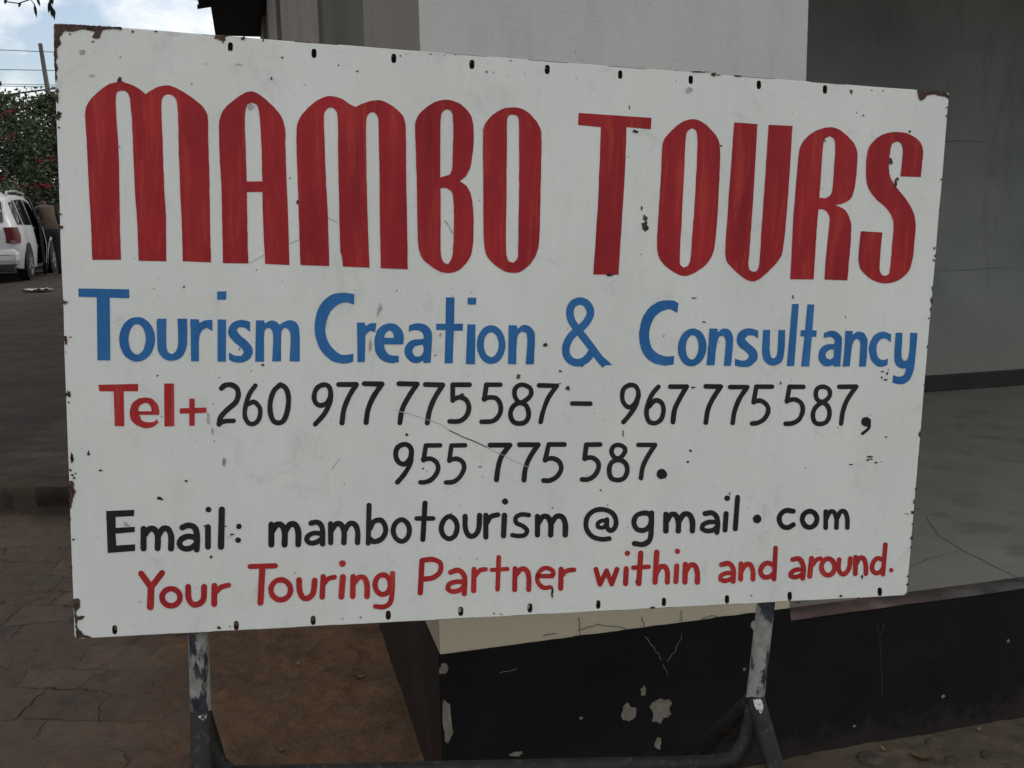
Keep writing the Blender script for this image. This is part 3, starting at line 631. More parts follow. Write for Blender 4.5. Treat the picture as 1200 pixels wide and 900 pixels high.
for crop, items in (
    (cA, [(28, 378, 8, 19), (34, 462, 14, 18), (36, 518, 6, 4), (28, 345, 6, 12), (382, 68, 6, 5), (491, 68, 6, 4), (796, 97, 22, 12), (770, 100, 8, 4), (806, 118, 4, 5), (897, 100, 9, 9), (1082, 190, 5, 5), (1032, 288, 5, 5), (325, 188, 3, 3), (196, 116, 6, 4), (90, 80, 4, 4), (994, 108, 3, 8), (1200, 120, 3, 4), (322, 291, 7, 10), (316, 297, 6, 5)]),
    (cA2, [(28, 214, 4, 5), (34, 310, 4, 9), (46, 444, 4, 4), (50, 505, 11, 9), (64, 857, 11, 9), (622, 784, 4, 5), (962, 706, 3, 3), (1120, 275, 3, 4), (322, 128, 3, 4), (1155, 388, 4, 8)]),
    ((0, 330, 3), [(231, 205, 7, 13), (248, 195, 5, 2), (241, 394, 9, 9), (242, 424, 3, 3), (233, 548, 2, 4), (253, 622, 6, 13), (247, 662, 4, 5), (262, 690, 4, 4), (252, 680, 3, 3), (245, 835, 5, 4), (232, 248, 2, 2)]),
    (cMm, [(18, 25, 6, 20), (95, 5, 7, 10), (152, 85, 7, 5), (552, 133, 7, 5), (430, 217, 11, 8), (670, 490, 7, 6), (640, 345, 5, 4), (735, 346, 6, 3), (770, 384, 12, 5), (705, 823, 8, 7), (757, 815, 3, 3), (25, 408, 6, 4), (14, 540, 6, 6), (35, 98, 4, 4), (22, 105, 4, 5), (14, 85, 4, 4), (5, 312, 5, 10), (10, 440, 3, 10)]),
    (cG, [(802, 355, 5, 4), (914, 430, 8, 5), (419, 480, 4, 4), (543, 66, 3, 4), (402, 71, 3, 3), (684, 785, 3, 3)]),
    (cC, [(634, 12, 4, 3), (694, 17, 3, 2), (740, 15, 4, 2), (322, 86, 4, 4), (872, 88, 4, 4), (242, 60, 3, 3), (975, 40, 4, 2), (68, 640, 4, 6), (505, 20, 3, 3)]),
    (cH, [(1155, 338, 9, 10), (1030, 484, 9, 10), (765, 571, 12, 7), (507, 757, 6, 5), (640, 385, 3, 3), (460, 82, 3, 3), (262, 78, 3, 2)]),
    (cI, [(732, 117, 12, 4), (780, 229, 9, 3), (208, 436, 6, 4), (143, 540, 9, 8), (105, 460, 6, 5), (103, 517, 6, 3), (716, 832, 6, 4), (703, 884, 4, 3), (730, 535, 10, 4), (401, 750, 2, 14)]),
    (cE, [(391, 203, 11, 6), (436, 584, 10, 12), (433, 620, 14, 15), (283, 833, 13, 7), (420, 540, 4, 8), (768, 266, 4, 4), (366, 100, 2, 10)]),
    (cF, [(590, 29, 6, 9), (643, 133, 4, 4), (1010, 97, 6, 4), (1008, 135, 4, 4), (847, 203, 4, 6), (986, 414, 4, 4), (980, 548, 4, 5), (955, 716, 4, 6), (958, 748, 4, 5), (952, 768, 4, 6), (764, 336, 9, 13), (752, 376, 5, 8), (791, 411, 9, 6), (785, 432, 5, 18), (474, 244, 4, 4), (730, 24, 4, 3), (680, 22, 4, 2)]),
    (cJ, [(1009, 75, 3, 12), (1005, 130, 4, 14), (1002, 172, 4, 10), (969, 523, 4, 3), (950, 755, 5, 18), (793, 768, 5, 4), (712, 860, 10, 4), (722, 872, 8, 4), (744, 888, 6, 3), (770, 884, 4, 2), (628, 896, 6, 3), (356, 113, 3, 8), (298, 514, 3, 8), (775, 462, 6, 3), (798, 470, 4, 6), (790, 500, 8, 3), (772, 488, 3, 5), (804, 452, 4, 3), (992, 212, 3, 4), (985, 345, 2, 6), (945, 862, 3, 8)]),
    (cK, [(507, 38, 5, 5), (582, 195, 4, 4), (715, 406, 4, 3), (835, 618, 3, 4), (1188, 775, 5, 26), (850, 187, 8, 3), (914, 874, 5, 3), (948, 878, 5, 3), (290, 893, 5, 3)]),
    (cL, [(416, 297, 4, 3), (836, 113, 5, 5), (824, 164, 5, 4), (520, 30, 2, 14), (583, 725, 5, 8), (1020, 315, 3, 8), (658, 848, 10, 5)]),
    (cN, [(1092, 212, 4, 6), (1083, 268, 4, 10), (1077, 320, 8, 9), (1050, 328, 10, 2), (1076, 376, 6, 4), (1073, 443, 6, 8), (1067, 485, 4, 5), (840, 624, 6, 7), (740, 713, 8, 5), (824, 724, 9, 6), (321, 712, 4, 3), (1055, 620, 4, 5), (1053, 660, 4, 6), (37, 33, 5, 5), (22, 84, 5, 4), (880, 62, 10, 4), (868, 75, 6, 4), (905, 88, 7, 3), (788, 97, 8, 3), (500, 735, 6, 3)]),
    ((600, 60, 4), [(876, 98, 36, 3), (944, 110, 11, 8), (968, 112, 14, 3), (1055, 117, 16, 4), (298, 1, 3, 3), (770, 90, 5, 2)])):
    for (x_, y_, rx, ry) in items:
        k += 1
        chip(crop_pts(crop, [(x_ + a, y_ + b_) for a, b_ in blob(rx * 1.05, ry * 1.05, 13, 0.5, k)]))
# grey scuffs and the long scratch
def scratch(crop, pts, wd, mi):
    q = [sb(*p) for p in crop_pts(crop, pts)]
    line_faces(pb, jitter(q, 0.0006, 3), wd, lambda a, b_: (a, b_, zf - 0.0001), mi)
scratch(cH, [(450, 640), (560, 672), (660, 705), (710, 738)], 0.0012, 2); scratch(cH, [(705, 738), (770, 768), (850, 800), (885, 816)], 0.0019, 1); scratch(cH, [(885, 818), (990, 870), (1080, 912)], 0.0011, 2)
scratch(cA2, [(925, 672), (1000, 636)], 0.0012, 2); scratch(cA2, [(1120, 582), (1165, 562)], 0.0014, 2)
scratch(cC, [(695, 720), (712, 745), (728, 775)], 0.0022, 2); scratch(cC, [(200, 708), (240, 730)], 0.0014, 2)
scratch(cK, [(150, 205), (195, 145)], 0.0012, 2); scratch(cMm, [(745, 396), (768, 398)], 0.0012, 2); scratch(cMm, [(265, 325), (272, 340), (285, 348)], 0.006, 2)
for crop, items in ((cE, [(626, 20, 15, 13)]), (cG, [(656, 690, 7, 28), (676, 740, 4, 14), (730, 880, 8, 20)]), (cH, [(380, 160, 9, 18), (372, 190, 5, 12), (336, 340, 7, 30), (664, 290, 7, 10)]), (cMm, [(732, 45, 8, 20)]), (cA, [(145, 166, 14, 12), (935, 420, 16, 14), (190, 275, 12, 5), (880, 222, 20, 3)])):
    for (x_, y_, rx, ry) in items:
        k += 1; chip(crop_pts(crop, [(x_ + a, y_ + b_) for a, b_ in blob(rx, ry, 12, 0.4, k)]), 2, 0.00125)
board = pb.build('sign_board', [M['sign_white'], M['chip'], M['scuff']], sign)
board.matrix_parent_inverse = Matrix.Identity(4); board.matrix_local = Matrix.Translation(-feet_mid) @ SFR
for p in board.data.polygons:
    if p.material_index == 0 and p.normal.x < -0.6: p.material_index = 1      # bare rust along the left folded edge
    elif p.material_index > 0 and p.normal.z < -0.9 and p.center.z > 0: p.flip()

M['backing'] = pmat('slot_backing_dark', (0.014, 0.012, 0.012), (0.04, 0.03, 0.026), 20, 0.8)
fb = MB()  # dark strips added behind the slots so the openings stay dark
tops = [sb(px, py) for px, py in slots]; bots = [sb(px, py) for px, py in slots_b]
fb.box((0.43, -0.075, -0.045), (SW - 0.012, -0.008, -DEP - 0.006), 0)
fb.box((0.012, tops[0][1] + 0.001, -0.045), (0.43, -0.008, -DEP - 0.006), 0)
def bar_obj(mb_):
    o = mb_.build('slot_backing', M['backing'], sign); o.matrix_parent_inverse = Matrix.Identity(4); o.matrix_local = Matrix.Translation(-feet_mid) @ SFR
bar_obj(fb)
fb = MB(); fb.box((0.012, -SW * 0.6292 + 0.012, -0.045), (SW - 0.045, -SW * 0.6292 + 0.075, -DEP - 0.006), 0); bar_obj(fb)
# ---- MAMBO TOURS
t = Lettering(); A, B2 = cA, cA2
def P2(*segs):
    """points traced in several crops, given in photo pixels"""
    o = []
    for crop, pts in segs: o += crop_pts(crop, pts)
    return o
ID = (0, 0, 1)
t.shape(ID, P2((B2, [(192, 658), (187, 500), (178, 340), (172, 220)]), (A, [(165, 560), (160, 440), (175, 400), (215, 355), (270, 315), (312, 302), (322, 281), (335, 302), (380, 318), (420, 342), (443, 362), (470, 343), (510, 325), (555, 321), (610, 345), (670, 385), (715, 425), (733, 465), (736, 560)]),
    (B2, [(742, 300), (745, 500), (750, 670), (617, 665), (612, 500), (605, 340), (598, 160)]), (A, [(595, 480), (588, 395), (575, 372), (550, 362), (528, 370), (518, 395), (518, 480), (523, 600)]), (B2, [(530, 330), (538, 450), (540, 665), (410, 662), (404, 500), (393, 340), (385, 160)]),
    (A, [(378, 480), (368, 380), (355, 352), (330, 345), (308, 352), (303, 380), (306, 480), (315, 600)]), (B2, [(320, 330), (322, 480), (328, 658)])))
t.shape(ID, P2((B2, [(805, 673), (802, 500), (797, 300), (790, 180)]), (A, [(787, 520), (792, 470), (812, 430), (855, 390), (905, 357), (935, 348), (965, 357), (1010, 390), (1060, 440), (1085, 480), (1097, 530), (1098, 600)]), (B2, [(1102, 250), (1110, 450), (1117, 682), (1003, 678), (993, 480), (990, 340), (917, 340), (919, 480), (924, 675)])),
    P2((A, [(917, 770), (990, 770), (985, 600), (978, 480), (966, 415), (940, 400), (917, 415), (908, 480), (912, 620)])))
t.shape(ID, P2((cC2, [(80, 692), (72, 450), (65, 250)]), (cC, [(63, 350), (70, 300), (95, 260), (150, 210), (200, 191), (250, 200), (290, 225), (315, 238), (345, 222), (390, 210), (425, 210), (470, 232), (510, 268), (525, 300), (529, 370)]), (cC2, [(530, 300), (533, 500), (537, 710), (422, 706), (418, 500), (416, 280)]),
    (cC, [(413, 380), (411, 290), (400, 265), (383, 260), (366, 272), (360, 300), (360, 400)]), (cC2, [(362, 350), (366, 500), (374, 703), (260, 698), (256, 655), (250, 635), (244, 400), (240, 200)]), (cC, [(240, 330), (236, 265), (222, 244), (205, 240), (188, 252), (180, 275), (183, 380)]), (cC2, [(187, 300), (195, 450), (203, 696)])))
t.shape(ID, P2((cC, [(568, 345), (570, 300), (590, 262), (640, 222), (680, 208), (715, 208), (760, 225), (800, 265), (815, 310), (817, 370), (812, 440), (800, 500), (780, 535), (757, 553), (785, 572), (805, 610), (815, 680), (816, 760)]), (cC2, [(814, 600), (805, 650), (780, 690), (745, 718), (710, 725), (680, 722), (640, 700), (600, 665), (583, 620), (578, 540), (576, 400), (572, 250)])),
    P2((cC, [(675, 537), (676, 300), (681, 265), (700, 245), (721, 255), (728, 280), (730, 340), (728, 430), (725, 500), (715, 525), (697, 530)])), P2((cC, [(676, 583), (700, 582), (722, 597), (730, 630), (733, 700), (732, 760)]), (cC2, [(730, 600), (724, 660), (708, 688), (690, 680), (678, 650), (676, 550)])))
t.shape(cC2, [(857, 150), (862, 100), (890, 60), (935, 30), (985, 21), (1030, 30), (1075, 70), (1100, 110), (1105, 150), (1103, 300), (1100, 450), (1096, 580), (1085, 640), (1055, 690), (1015, 720), (985, 725), (950, 718), (905, 690), (872, 650), (860, 590), (858, 400)],
    [(960, 70), (968, 55), (985, 52), (1003, 57), (1009, 75), (1010, 200), (1010, 350), (1008, 500), (1006, 630), (1002, 665), (985, 683), (965, 673), (955, 640), (956, 400), (958, 200)])

t.build('large red capitals reading MAMBO', M['red'], board)
t.shape(cE, [(142, 121), (463, 143), (460, 193), (353, 184), (345, 400), (332, 600), (318, 832), (207, 831), (222, 600), (233, 400), (240, 184), (140, 174)])
t.shape(cE, [(510, 270), (520, 235), (560, 190), (600, 160), (640, 149), (680, 158), (725, 195), (755, 235), (764, 280), (762, 380), (753, 560), (742, 690), (730, 745), (700, 790), (650, 825), (605, 838), (560, 820), (515, 785), (492, 745), (487, 690), (495, 540), (505, 380)],
    [(614, 230), (622, 200), (640, 188), (657, 198), (664, 225), (662, 330), (652, 520), (640, 680), (632, 770), (622, 793), (605, 801), (591, 790), (587, 765), (595, 600), (605, 400)])
t.shape(cE, [(826, 163), (928, 170), (918, 350), (905, 560), (892, 740), (889, 790), (896, 812), (912, 820), (928, 812), (936, 785), (945, 650), (960, 430), (977, 173), (1082, 178), (1070, 380), (1055, 580), (1043, 700), (1030, 755), (990, 805), (945, 845), (910, 862), (870, 848), (820, 805), (792, 770), (787, 720), (795, 590), (810, 380)])
t.shape(cF, [(322, 852), (335, 600), (350, 400), (360, 300), (370, 260), (410, 215), (460, 190), (510, 185), (550, 203), (595, 245), (612, 275), (617, 310), (612, 400), (603, 460), (585, 500), (550, 520), (520, 526), (560, 545), (582, 580), (590, 620), (585, 720), (573, 857), (472, 854), (482, 720), (495, 600), (490, 565), (470, 546), (445, 545), (438, 640), (432, 740), (425, 853)],
    [(450, 494), (458, 380), (466, 270), (474, 236), (495, 223), (514, 235), (520, 265), (515, 360), (508, 450), (500, 480), (480, 494)])
t.shape(cF, [(806, 400), (814, 330), (816, 280), (808, 255), (790, 246), (770, 258), (760, 300), (755, 370), (765, 410), (790, 450), (830, 500), (860, 550), (873, 610), (868, 690), (858, 770), (840, 820), (800, 855), (745, 870), (690, 858), (645, 825), (625, 790), (623, 740), (632, 640), (727, 646), (718, 740), (715, 805), (722, 830), (738, 838), (755, 828), (762, 790), (770, 700), (776, 620), (768, 575), (740, 535), (700, 500), (665, 450), (655, 400), (660, 300), (675, 260), (720, 220), (780, 205), (840, 213), (890, 245), (905, 285), (902, 340), (896, 403)])
t.build('large red capitals reading TOURS', M['red'], board)

# ---- Tourism Creation & Consultancy
t = Lettering()
t.shape(cG, [(48, 72), (286, 76), (286, 117), (194, 115), (197, 409), (137, 409), (134, 113), (48, 111)])
t.ring(cG, 323, 310, 84, 105, 40, 71)
t.shape(cG, [(416, 213), (460, 213), (460, 340), (468, 370), (487, 379), (505, 365), (515, 330), (512, 213), (558, 213), (557, 330), (545, 375), (520, 402), (485, 411), (450, 402), (425, 375), (417, 330)])
t.shape(cG, [(572, 215), (612, 216), (616, 235), (640, 221), (676, 220), (676, 272), (650, 257), (628, 268), (614, 300), (613, 413), (576, 413), (574, 300)])
t.shape(cG, [(700, 217), (740, 217), (739, 414), (700, 415)]); t.shape(cG, [(698, 85), (740, 85), (740, 125), (698, 125)])
t.shape(cG, [(852, 228), (853, 276), (830, 258), (800, 253), (789, 265), (800, 285), (840, 320), (862, 350), (865, 375), (850, 402), (815, 419), (775, 417), (754, 405), (753, 372), (780, 386), (810, 388), (824, 372), (815, 355), (775, 320), (752, 290), (750, 265), (765, 237), (800, 220), (830, 222)])
t.shape(cG, [(880, 221), (918, 221), (922, 237), (950, 222), (975, 228), (990, 242), (1020, 224), (1050, 222), (1075, 240), (1084, 275), (1085, 414), (1037, 414), (1042, 290), (1032, 262), (1012, 256), (1000, 275), (998, 414), (956, 414), (960, 290), (950, 262), (932, 256), (920, 275), (918, 415), (877, 415)])

t.build('blue word Tourism', M['blue'], board)
t.shape(cH, [(260, 98), (259, 148), (225, 137), (185, 147), (150, 180), (130, 230), (125, 275), (140, 325), (170, 362), (205, 383), (257, 377), (256, 415), (215, 424), (165, 415), (120, 382), (90, 335), (76, 275), (78, 215), (95, 160), (130, 117), (170, 96), (215, 92)])
t.shape(cH, [(273, 232), (310, 231), (313, 250), (335, 235), (365, 234), (358, 277), (335, 270), (315, 290), (312, 330), (311, 417), (275, 417), (275, 330)])
t.shape(cH, [(490, 334), (400, 334), (405, 360), (425, 382), (469, 388), (469, 418), (430, 421), (390, 408), (363, 375), (355, 325), (363, 280), (385, 250), (425, 235), (460, 243), (485, 270), (492, 305)], [(401, 303), (408, 280), (425, 267), (440, 277), (447, 303)])
t.shape(cH, [(515, 275), (517, 245), (550, 235), (590, 240), (617, 262), (625, 300), (619, 421), (585, 422), (583, 410), (560, 421), (530, 418), (505, 395), (496, 365), (505, 335), (530, 315), (585, 308), (583, 285), (565, 270), (540, 268)], [(583, 335), (584, 372), (565, 390), (543, 388), (533, 365), (545, 342)])
t.shape(cH, [(690, 113), (731, 114), (728, 237), (770, 237), (769, 270), (727, 270), (722, 423), (684, 423), (688, 267), (644, 266), (645, 237), (688, 237)])
t.shape(cH, [(790, 240), (828, 240), (826, 427), (783, 427)]); t.shape(cH, [(792, 115), (832, 115), (832, 148), (792, 148)])
t.ring(cH, 902, 335, 67, 91, 35, 58)
t.shape(cH, [(984, 244), (1022, 245), (1025, 262), (1050, 243), (1080, 248), (1103, 275), (1107, 310), (1102, 427), (1064, 427), (1072, 310), (1066, 280), (1045, 272), (1028, 290), (1022, 330), (1019, 427), (981, 426)])

t.build('blue word Creation', M['blue'], board)
t.stroke(cI, [(318, 432), (290, 400), (240, 332), (190, 268), (160, 225), (151, 180), (165, 145), (200, 131), (232, 146), (248, 185), (232, 225), (205, 256)], 36, False, 'f', 0.02)
t.stroke(cI, [(212, 248), (160, 292), (136, 335), (134, 378), (155, 410), (192, 420), (230, 402), (262, 358)], 36, False, 'f', 0.02)
t.shape(cI, [(300, 385), (350, 430), (305, 434), (275, 400)])

t.build('blue ampersand', M['blue'], board)
t.shape(cI, [(660, 140), (655, 186), (620, 170), (585, 178), (550, 205), (528, 250), (522, 300), (535, 350), (560, 375), (600, 390), (640, 388), (638, 428), (590, 432), (540, 420), (500, 385), (480, 335), (476, 280), (490, 215), (520, 165), (560, 137), (605, 127), (640, 130)])
t.ring(cI, 724, 348, 67, 89, 30, 57, 0.04)
t.shape(cI, [(805, 259), (842, 260), (843, 277), (870, 260), (900, 268), (915, 300), (912, 370), (906, 435), (872, 434), (880, 350), (880, 310), (868, 292), (850, 298), (840, 330), (828, 432), (791, 431), (800, 330)])
t.shape(cI, [(1034, 270), (1033, 307), (1010, 293), (985, 292), (972, 308), (990, 330), (1020, 355), (1032, 385), (1022, 415), (990, 438), (950, 440), (924, 432), (925, 400), (955, 410), (980, 405), (990, 388), (975, 368), (945, 345), (932, 315), (942, 280), (970, 262), (1005, 260)])
t.shape(cJ, [(217, 266), (250, 266), (248, 370), (255, 395), (268, 400), (280, 385), (285, 350), (288, 267), (320, 267), (316, 370), (305, 412), (280, 431), (250, 432), (225, 415), (212, 380), (213, 330)])
t.shape(cJ, [(352, 144), (384, 144), (362, 436), (327, 436)])
t.shape(cJ, [(424, 146), (457, 147), (447, 268), (468, 269), (466, 298), (445, 299), (433, 437), (394, 436), (410, 297), (391, 296), (393, 268), (413, 267)])
t.shape(cJ, [(501, 305), (502, 280), (530, 270), (560, 275), (583, 297), (586, 330), (578, 438), (545, 438), (543, 430), (520, 437), (495, 430), (477, 405), (477, 375), (490, 348), (515, 335), (550, 332), (550, 312), (535, 300), (518, 300)], [(548, 358), (545, 395), (530, 405), (513, 398), (510, 378), (525, 360)])
t.shape(cJ, [(602, 270), (636, 271), (637, 290), (660, 274), (690, 283), (705, 310), (705, 340), (699, 438), (666, 438), (672, 340), (668, 315), (655, 308), (640, 320), (632, 350), (622, 438), (590, 438), (598, 340)])
t.shape(cJ, [(817, 288), (815, 325), (790, 308), (770, 310), (753, 330), (748, 365), (757, 395), (775, 407), (803, 400), (800, 430), (775, 440), (745, 432), (720, 400), (712, 355), (722, 315), (745, 285), (780, 274)])
t.shape(cJ, [(838, 279), (870, 279), (866, 390), (875, 413), (890, 405), (900, 380), (906, 280), (940, 281), (925, 440), (910, 490), (885, 515), (855, 521), (822, 513), (825, 478), (855, 485), (875, 478), (887, 447), (868, 447), (845, 436), (832, 410), (833, 350)])
t.build('blue word Consultancy', M['blue'], board)

# ---- Tel +
t = Lettering()
t.shape(cG, [(141, 523), (327, 519), (327, 553), (260, 554), (263, 717), (217, 717), (213, 555), (146, 553)])
t.shape(cG, [(425, 665), (333, 664), (345, 690), (370, 698), (400, 697), (415, 686), (424, 700), (400, 720), (365, 727), (325, 715), (297, 690), (288, 655), (298, 615), (325, 590), (360, 583), (395, 590), (420, 620), (426, 650)], [(328, 647), (333, 625), (352, 610), (372, 610), (388, 628), (390, 648)])
t.shape(cG, [(450, 517), (496, 517), (497, 718), (451, 719)])
t.stroke(cG, [(523, 646), (648, 642)], 26, False, 'f'); t.stroke(cG, [(580, 588), (580, 715)], 25, False, 'f')
t.build('red word Tel with a plus sign', M['red_thin'], board)

# ---- telephone numbers
t = Lettering(); S = t.stroke
def seven(c, x0, y0, x1, y1, stem, wd=24): S(c, [(x0, y0), (x1, y1)], wd); S(c, [(x1, y1)] + stem, wd)
def five(c, bar, down, bowl, wd=23): S(c, bar, wd); S(c, [bar[-1], down], wd); S(c, bowl, wd)
S(cG, [(718, 540), (735, 526), (765, 524), (790, 540), (797, 570), (785, 605), (740, 645), (715, 675), (707, 708)], 25); S(cG, [(707, 706), (730, 695), (775, 692)], 22)
S(cG, [(877, 527), (850, 565), (832, 620), (828, 670), (845, 702), (870, 706), (893, 685), (900, 640), (887, 616), (868, 603), (848, 612)], 22)
S(cG, [(995, 522), (965, 550), (948, 600), (947, 650), (960, 690), (985, 702), (1010, 690), (1028, 640), (1032, 580), (1020, 540)], 24, True)

t.build('black number 260', M['black'], board)
S(cH, [(115, 523), (85, 540), (72, 580), (82, 610), (105, 620), (135, 605), (150, 565), (140, 530)], 23, True); S(cH, [(152, 570), (145, 610), (120, 660), (78, 708)], 23)
seven(cH, 187, 522, 270, 522, [(235, 580), (212, 640), (203, 702)]); seven(cH, 308, 518, 390, 520, [(350, 580), (325, 640), (316, 700)])

t.build('black number 977', M['black'], board)
seven(cH, 470, 518, 555, 520, [(515, 580), (485, 640), (474, 702)]); seven(cH, 594, 522, 675, 524, [(635, 590), (612, 650), (603, 702)])
five(cH, [(800, 523), (722, 523)], (722, 597), [(722, 592), (755, 582), (785, 595), (798, 630), (785, 670), (755, 693), (708, 695)])
five(cH, [(945, 523), (880, 523)], (870, 592), [(868, 590), (900, 582), (930, 590), (947, 625), (940, 665), (910, 693), (857, 697)])
S(cH, [(1050, 523), (1085, 540), (1088, 570), (1062, 597), (1035, 606), (1015, 582), (1012, 550), (1025, 530)], 22, True); S(cH, [(1035, 608), (1065, 620), (1078, 660), (1065, 695), (1035, 705), (1005, 695), (992, 660), (1005, 625)], 23, True)
seven(cI, 7, 526, 90, 528, [(50, 585), (25, 650), (14, 698)], 22)
t.build('black number 775587', M['black'], board)
S(cI, [(162, 611), (247, 612)], 22)

t.build('black dash', M['black'], board)
S(cI, [(430, 525), (402, 545), (397, 590), (412, 620), (435, 628), (460, 605), (472, 560), (458, 530)], 22, True); S(cI, [(473, 572), (460, 620), (430, 665), (402, 698)], 22)
S(cI, [(566, 532), (535, 570), (515, 620), (510, 660), (522, 695), (550, 703), (578, 685), (590, 640), (578, 605), (550, 597), (522, 625)], 22)
seven(cI, 622, 532, 698, 532, [(665, 590), (642, 640), (634, 698)], 23)
t.build('black number 967', M['black'], board)
seven(cI, 788, 531, 858, 532, [(820, 590), (798, 640), (788, 700)], 23); seven(cI, 902, 534, 982, 534, [(945, 590), (922, 650), (914, 702)], 22)
five(cI, [(1098, 532), (1025, 532)], (1012, 606), [(1012, 603), (1045, 598), (1075, 620), (1080, 650), (1060, 685), (1030, 702), (1005, 705)], 22)

t.build('black number 775', M['black'], board)
five(cJ, [(405, 533), (340, 533)], (328, 602), [(328, 598), (365, 592), (395, 610), (402, 645), (385, 685), (355, 703), (322, 706)], 22)
S(cJ, [(498, 532), (525, 545), (528, 575), (500, 602), (472, 595), (463, 565), (472, 540)], 21, True); S(cJ, [(495, 608), (520, 625), (528, 660), (515, 695), (488, 707), (460, 700), (450, 665), (462, 630)], 22, True)
seven(cJ, 574, 533, 652, 532, [(610, 595), (590, 650), (582, 706)], 22)
t.dot(cJ, 699, 697, 24); S(cJ, [(714, 695), (712, 725), (682, 752)], 14)
t.build('black number 587 with a comma', M['black'], board)
t = Lettering(); S = t.stroke
S(cK, [(490, 83), (462, 100), (455, 135), (468, 165), (495, 175), (522, 150), (528, 110), (515, 88)], 24, True); S(cK, [(529, 118), (525, 165), (500, 215), (463, 260)], 23)
five(cK, [(663, 87), (596, 88)], (585, 157), [(583, 153), (620, 150), (648, 170), (652, 205), (625, 245), (590, 260), (570, 260)], 22)
five(cK, [(780, 87), (716, 88)], (706, 160), [(706, 157), (740, 150), (768, 165), (775, 195), (755, 235), (725, 258), (690, 261)], 22)

t.build('black number 955', M['black'], board)
seven(cK, 897, 86, 990, 86, [(950, 140), (935, 190), (927, 248)]); seven(cK, 1035, 84, 1122, 84, [(1080, 150), (1062, 200), (1056, 250)])
five(cL, [(245, 83), (172, 83)], (155, 157), [(155, 153), (190, 148), (222, 165), (230, 200), (208, 235), (175, 252), (148, 252)])

t.build('black number 775 on the second line', M['black'], board)
five(cL, [(412, 83), (348, 84)], (340, 150), [(340, 148), (375, 145), (402, 165), (405, 195), (385, 230), (355, 247), (328, 247)])
S(cL, [(498, 85), (527, 98), (528, 120), (503, 148), (480, 143), (466, 118), (475, 93)], 22, True); S(cL, [(497, 155), (530, 170), (540, 205), (525, 240), (495, 250), (465, 240), (455, 205), (465, 170)], 23, True)
seven(cL, 592, 85, 670, 85, [(632, 145), (612, 190), (604, 240)], 22); t.dot(cL, 701, 221, 25)
t.build('black number 587 with a full stop', M['black'], board)

# ---- Email line
t = Lettering(); S = t.stroke
t.shape(cMm, [(178, 275), (309, 269), (309, 299), (222, 303), (223, 353), (312, 349), (312, 374), (222, 381), (225, 436), (314, 430), (314, 462), (186, 472)])
def em(c, x0, y0, w1, w2, hb, wd=27):
    """a lower case m: left stem top (x0, y0), arch spacings, stem bottom"""
    S(c, [(x0, y0 + 8), (x0, hb)], wd); S(c, [(x0 + 3, y0 + 40), (x0 + w1 * .40, y0 + 10), (x0 + w1 * .75, y0 + 10), (x0 + w1, y0 + 40), (x0 + w1, hb)], wd)
    S(c, [(x0 + w1 + 2, y0 + 42), (x0 + w1 + w2 * .40, y0 + 8), (x0 + w1 + w2 * .78, y0 + 10), (x0 + w1 + w2, y0 + 42), (x0 + w1 + w2, hb)], wd)
def ay(c, top, bowl, wd=26): S(c, top, wd); S(c, bowl, wd - 2)
em(cMm, 353, 350, 66, 63, 450, 29)
ay(cMm, [(535, 352), (562, 342), (590, 350), (602, 378), (602, 455)], [(600, 400), (562, 394), (532, 406), (521, 428), (537, 449), (570, 450), (600, 430)], 29)
S(cMm, [(655, 350), (655, 443)], 27); t.dot(cMm, 657, 268, 14); S(cMm, [(720, 268), (716, 442)], 30); t.dot(cMm, 800, 347, 13); t.dot(cMm, 796, 411, 13.5)

t.build('black word Email:', M['black'], board)
em(cMm, 952, 330, 62, 64, 432, 29)
ay(cK, [(58, 452), (85, 447), (106, 462), (112, 492), (112, 548)], [(110, 502), (72, 498), (44, 512), (38, 530), (55, 545), (85, 540), (110, 522)], 26)
em(cK, 150, 447, 62, 64, 543, 26)
S(cK, [(330, 368), (326, 546)], 25); S(cK, [(332, 480), (352, 445), (385, 438), (405, 465), (405, 500), (385, 528), (352, 538), (330, 522)], 25)
S(cK, [(482, 435), (454, 452), (443, 485), (454, 520), (481, 537), (508, 522), (519, 485), (509, 452)], 24, True)
S(cK, [(592, 358), (582, 528)], 25); S(cK, [(553, 430), (630, 430)], 22)
S(cK, [(707, 420), (681, 438), (668, 475), (679, 510), (705, 525), (732, 510), (743, 470), (733, 437)], 24, True)
S(cK, [(780, 420), (782, 480), (800, 511), (825, 509), (843, 480), (848, 415)], 25); S(cK, [(877, 415), (877, 517)], 25); S(cK, [(880, 452), (900, 422), (933, 412)], 24)
S(cK, [(964, 415), (960, 511)], 25); t.dot(cK, 968, 351, 15)
S(cK, [(1078, 414), (1045, 411), (1018, 425), (1020, 450), (1050, 465), (1070, 485), (1060, 507), (1030, 512), (1002, 508)], 22)
em(cL, 119, 412, 62, 68, 507, 26)

t.build('black word mambotourism', M['black'], board)
S(cL, [(455, 524), (420, 527), (375, 513), (348, 475), (352, 425), (385, 393), (430, 388), (470, 405), (487, 440), (480, 475), (460, 486), (446, 472), (444, 435)], 23); S(cL, [(422, 440), (402, 453), (402, 470), (425, 473), (440, 460), (440, 445)], 20, True)

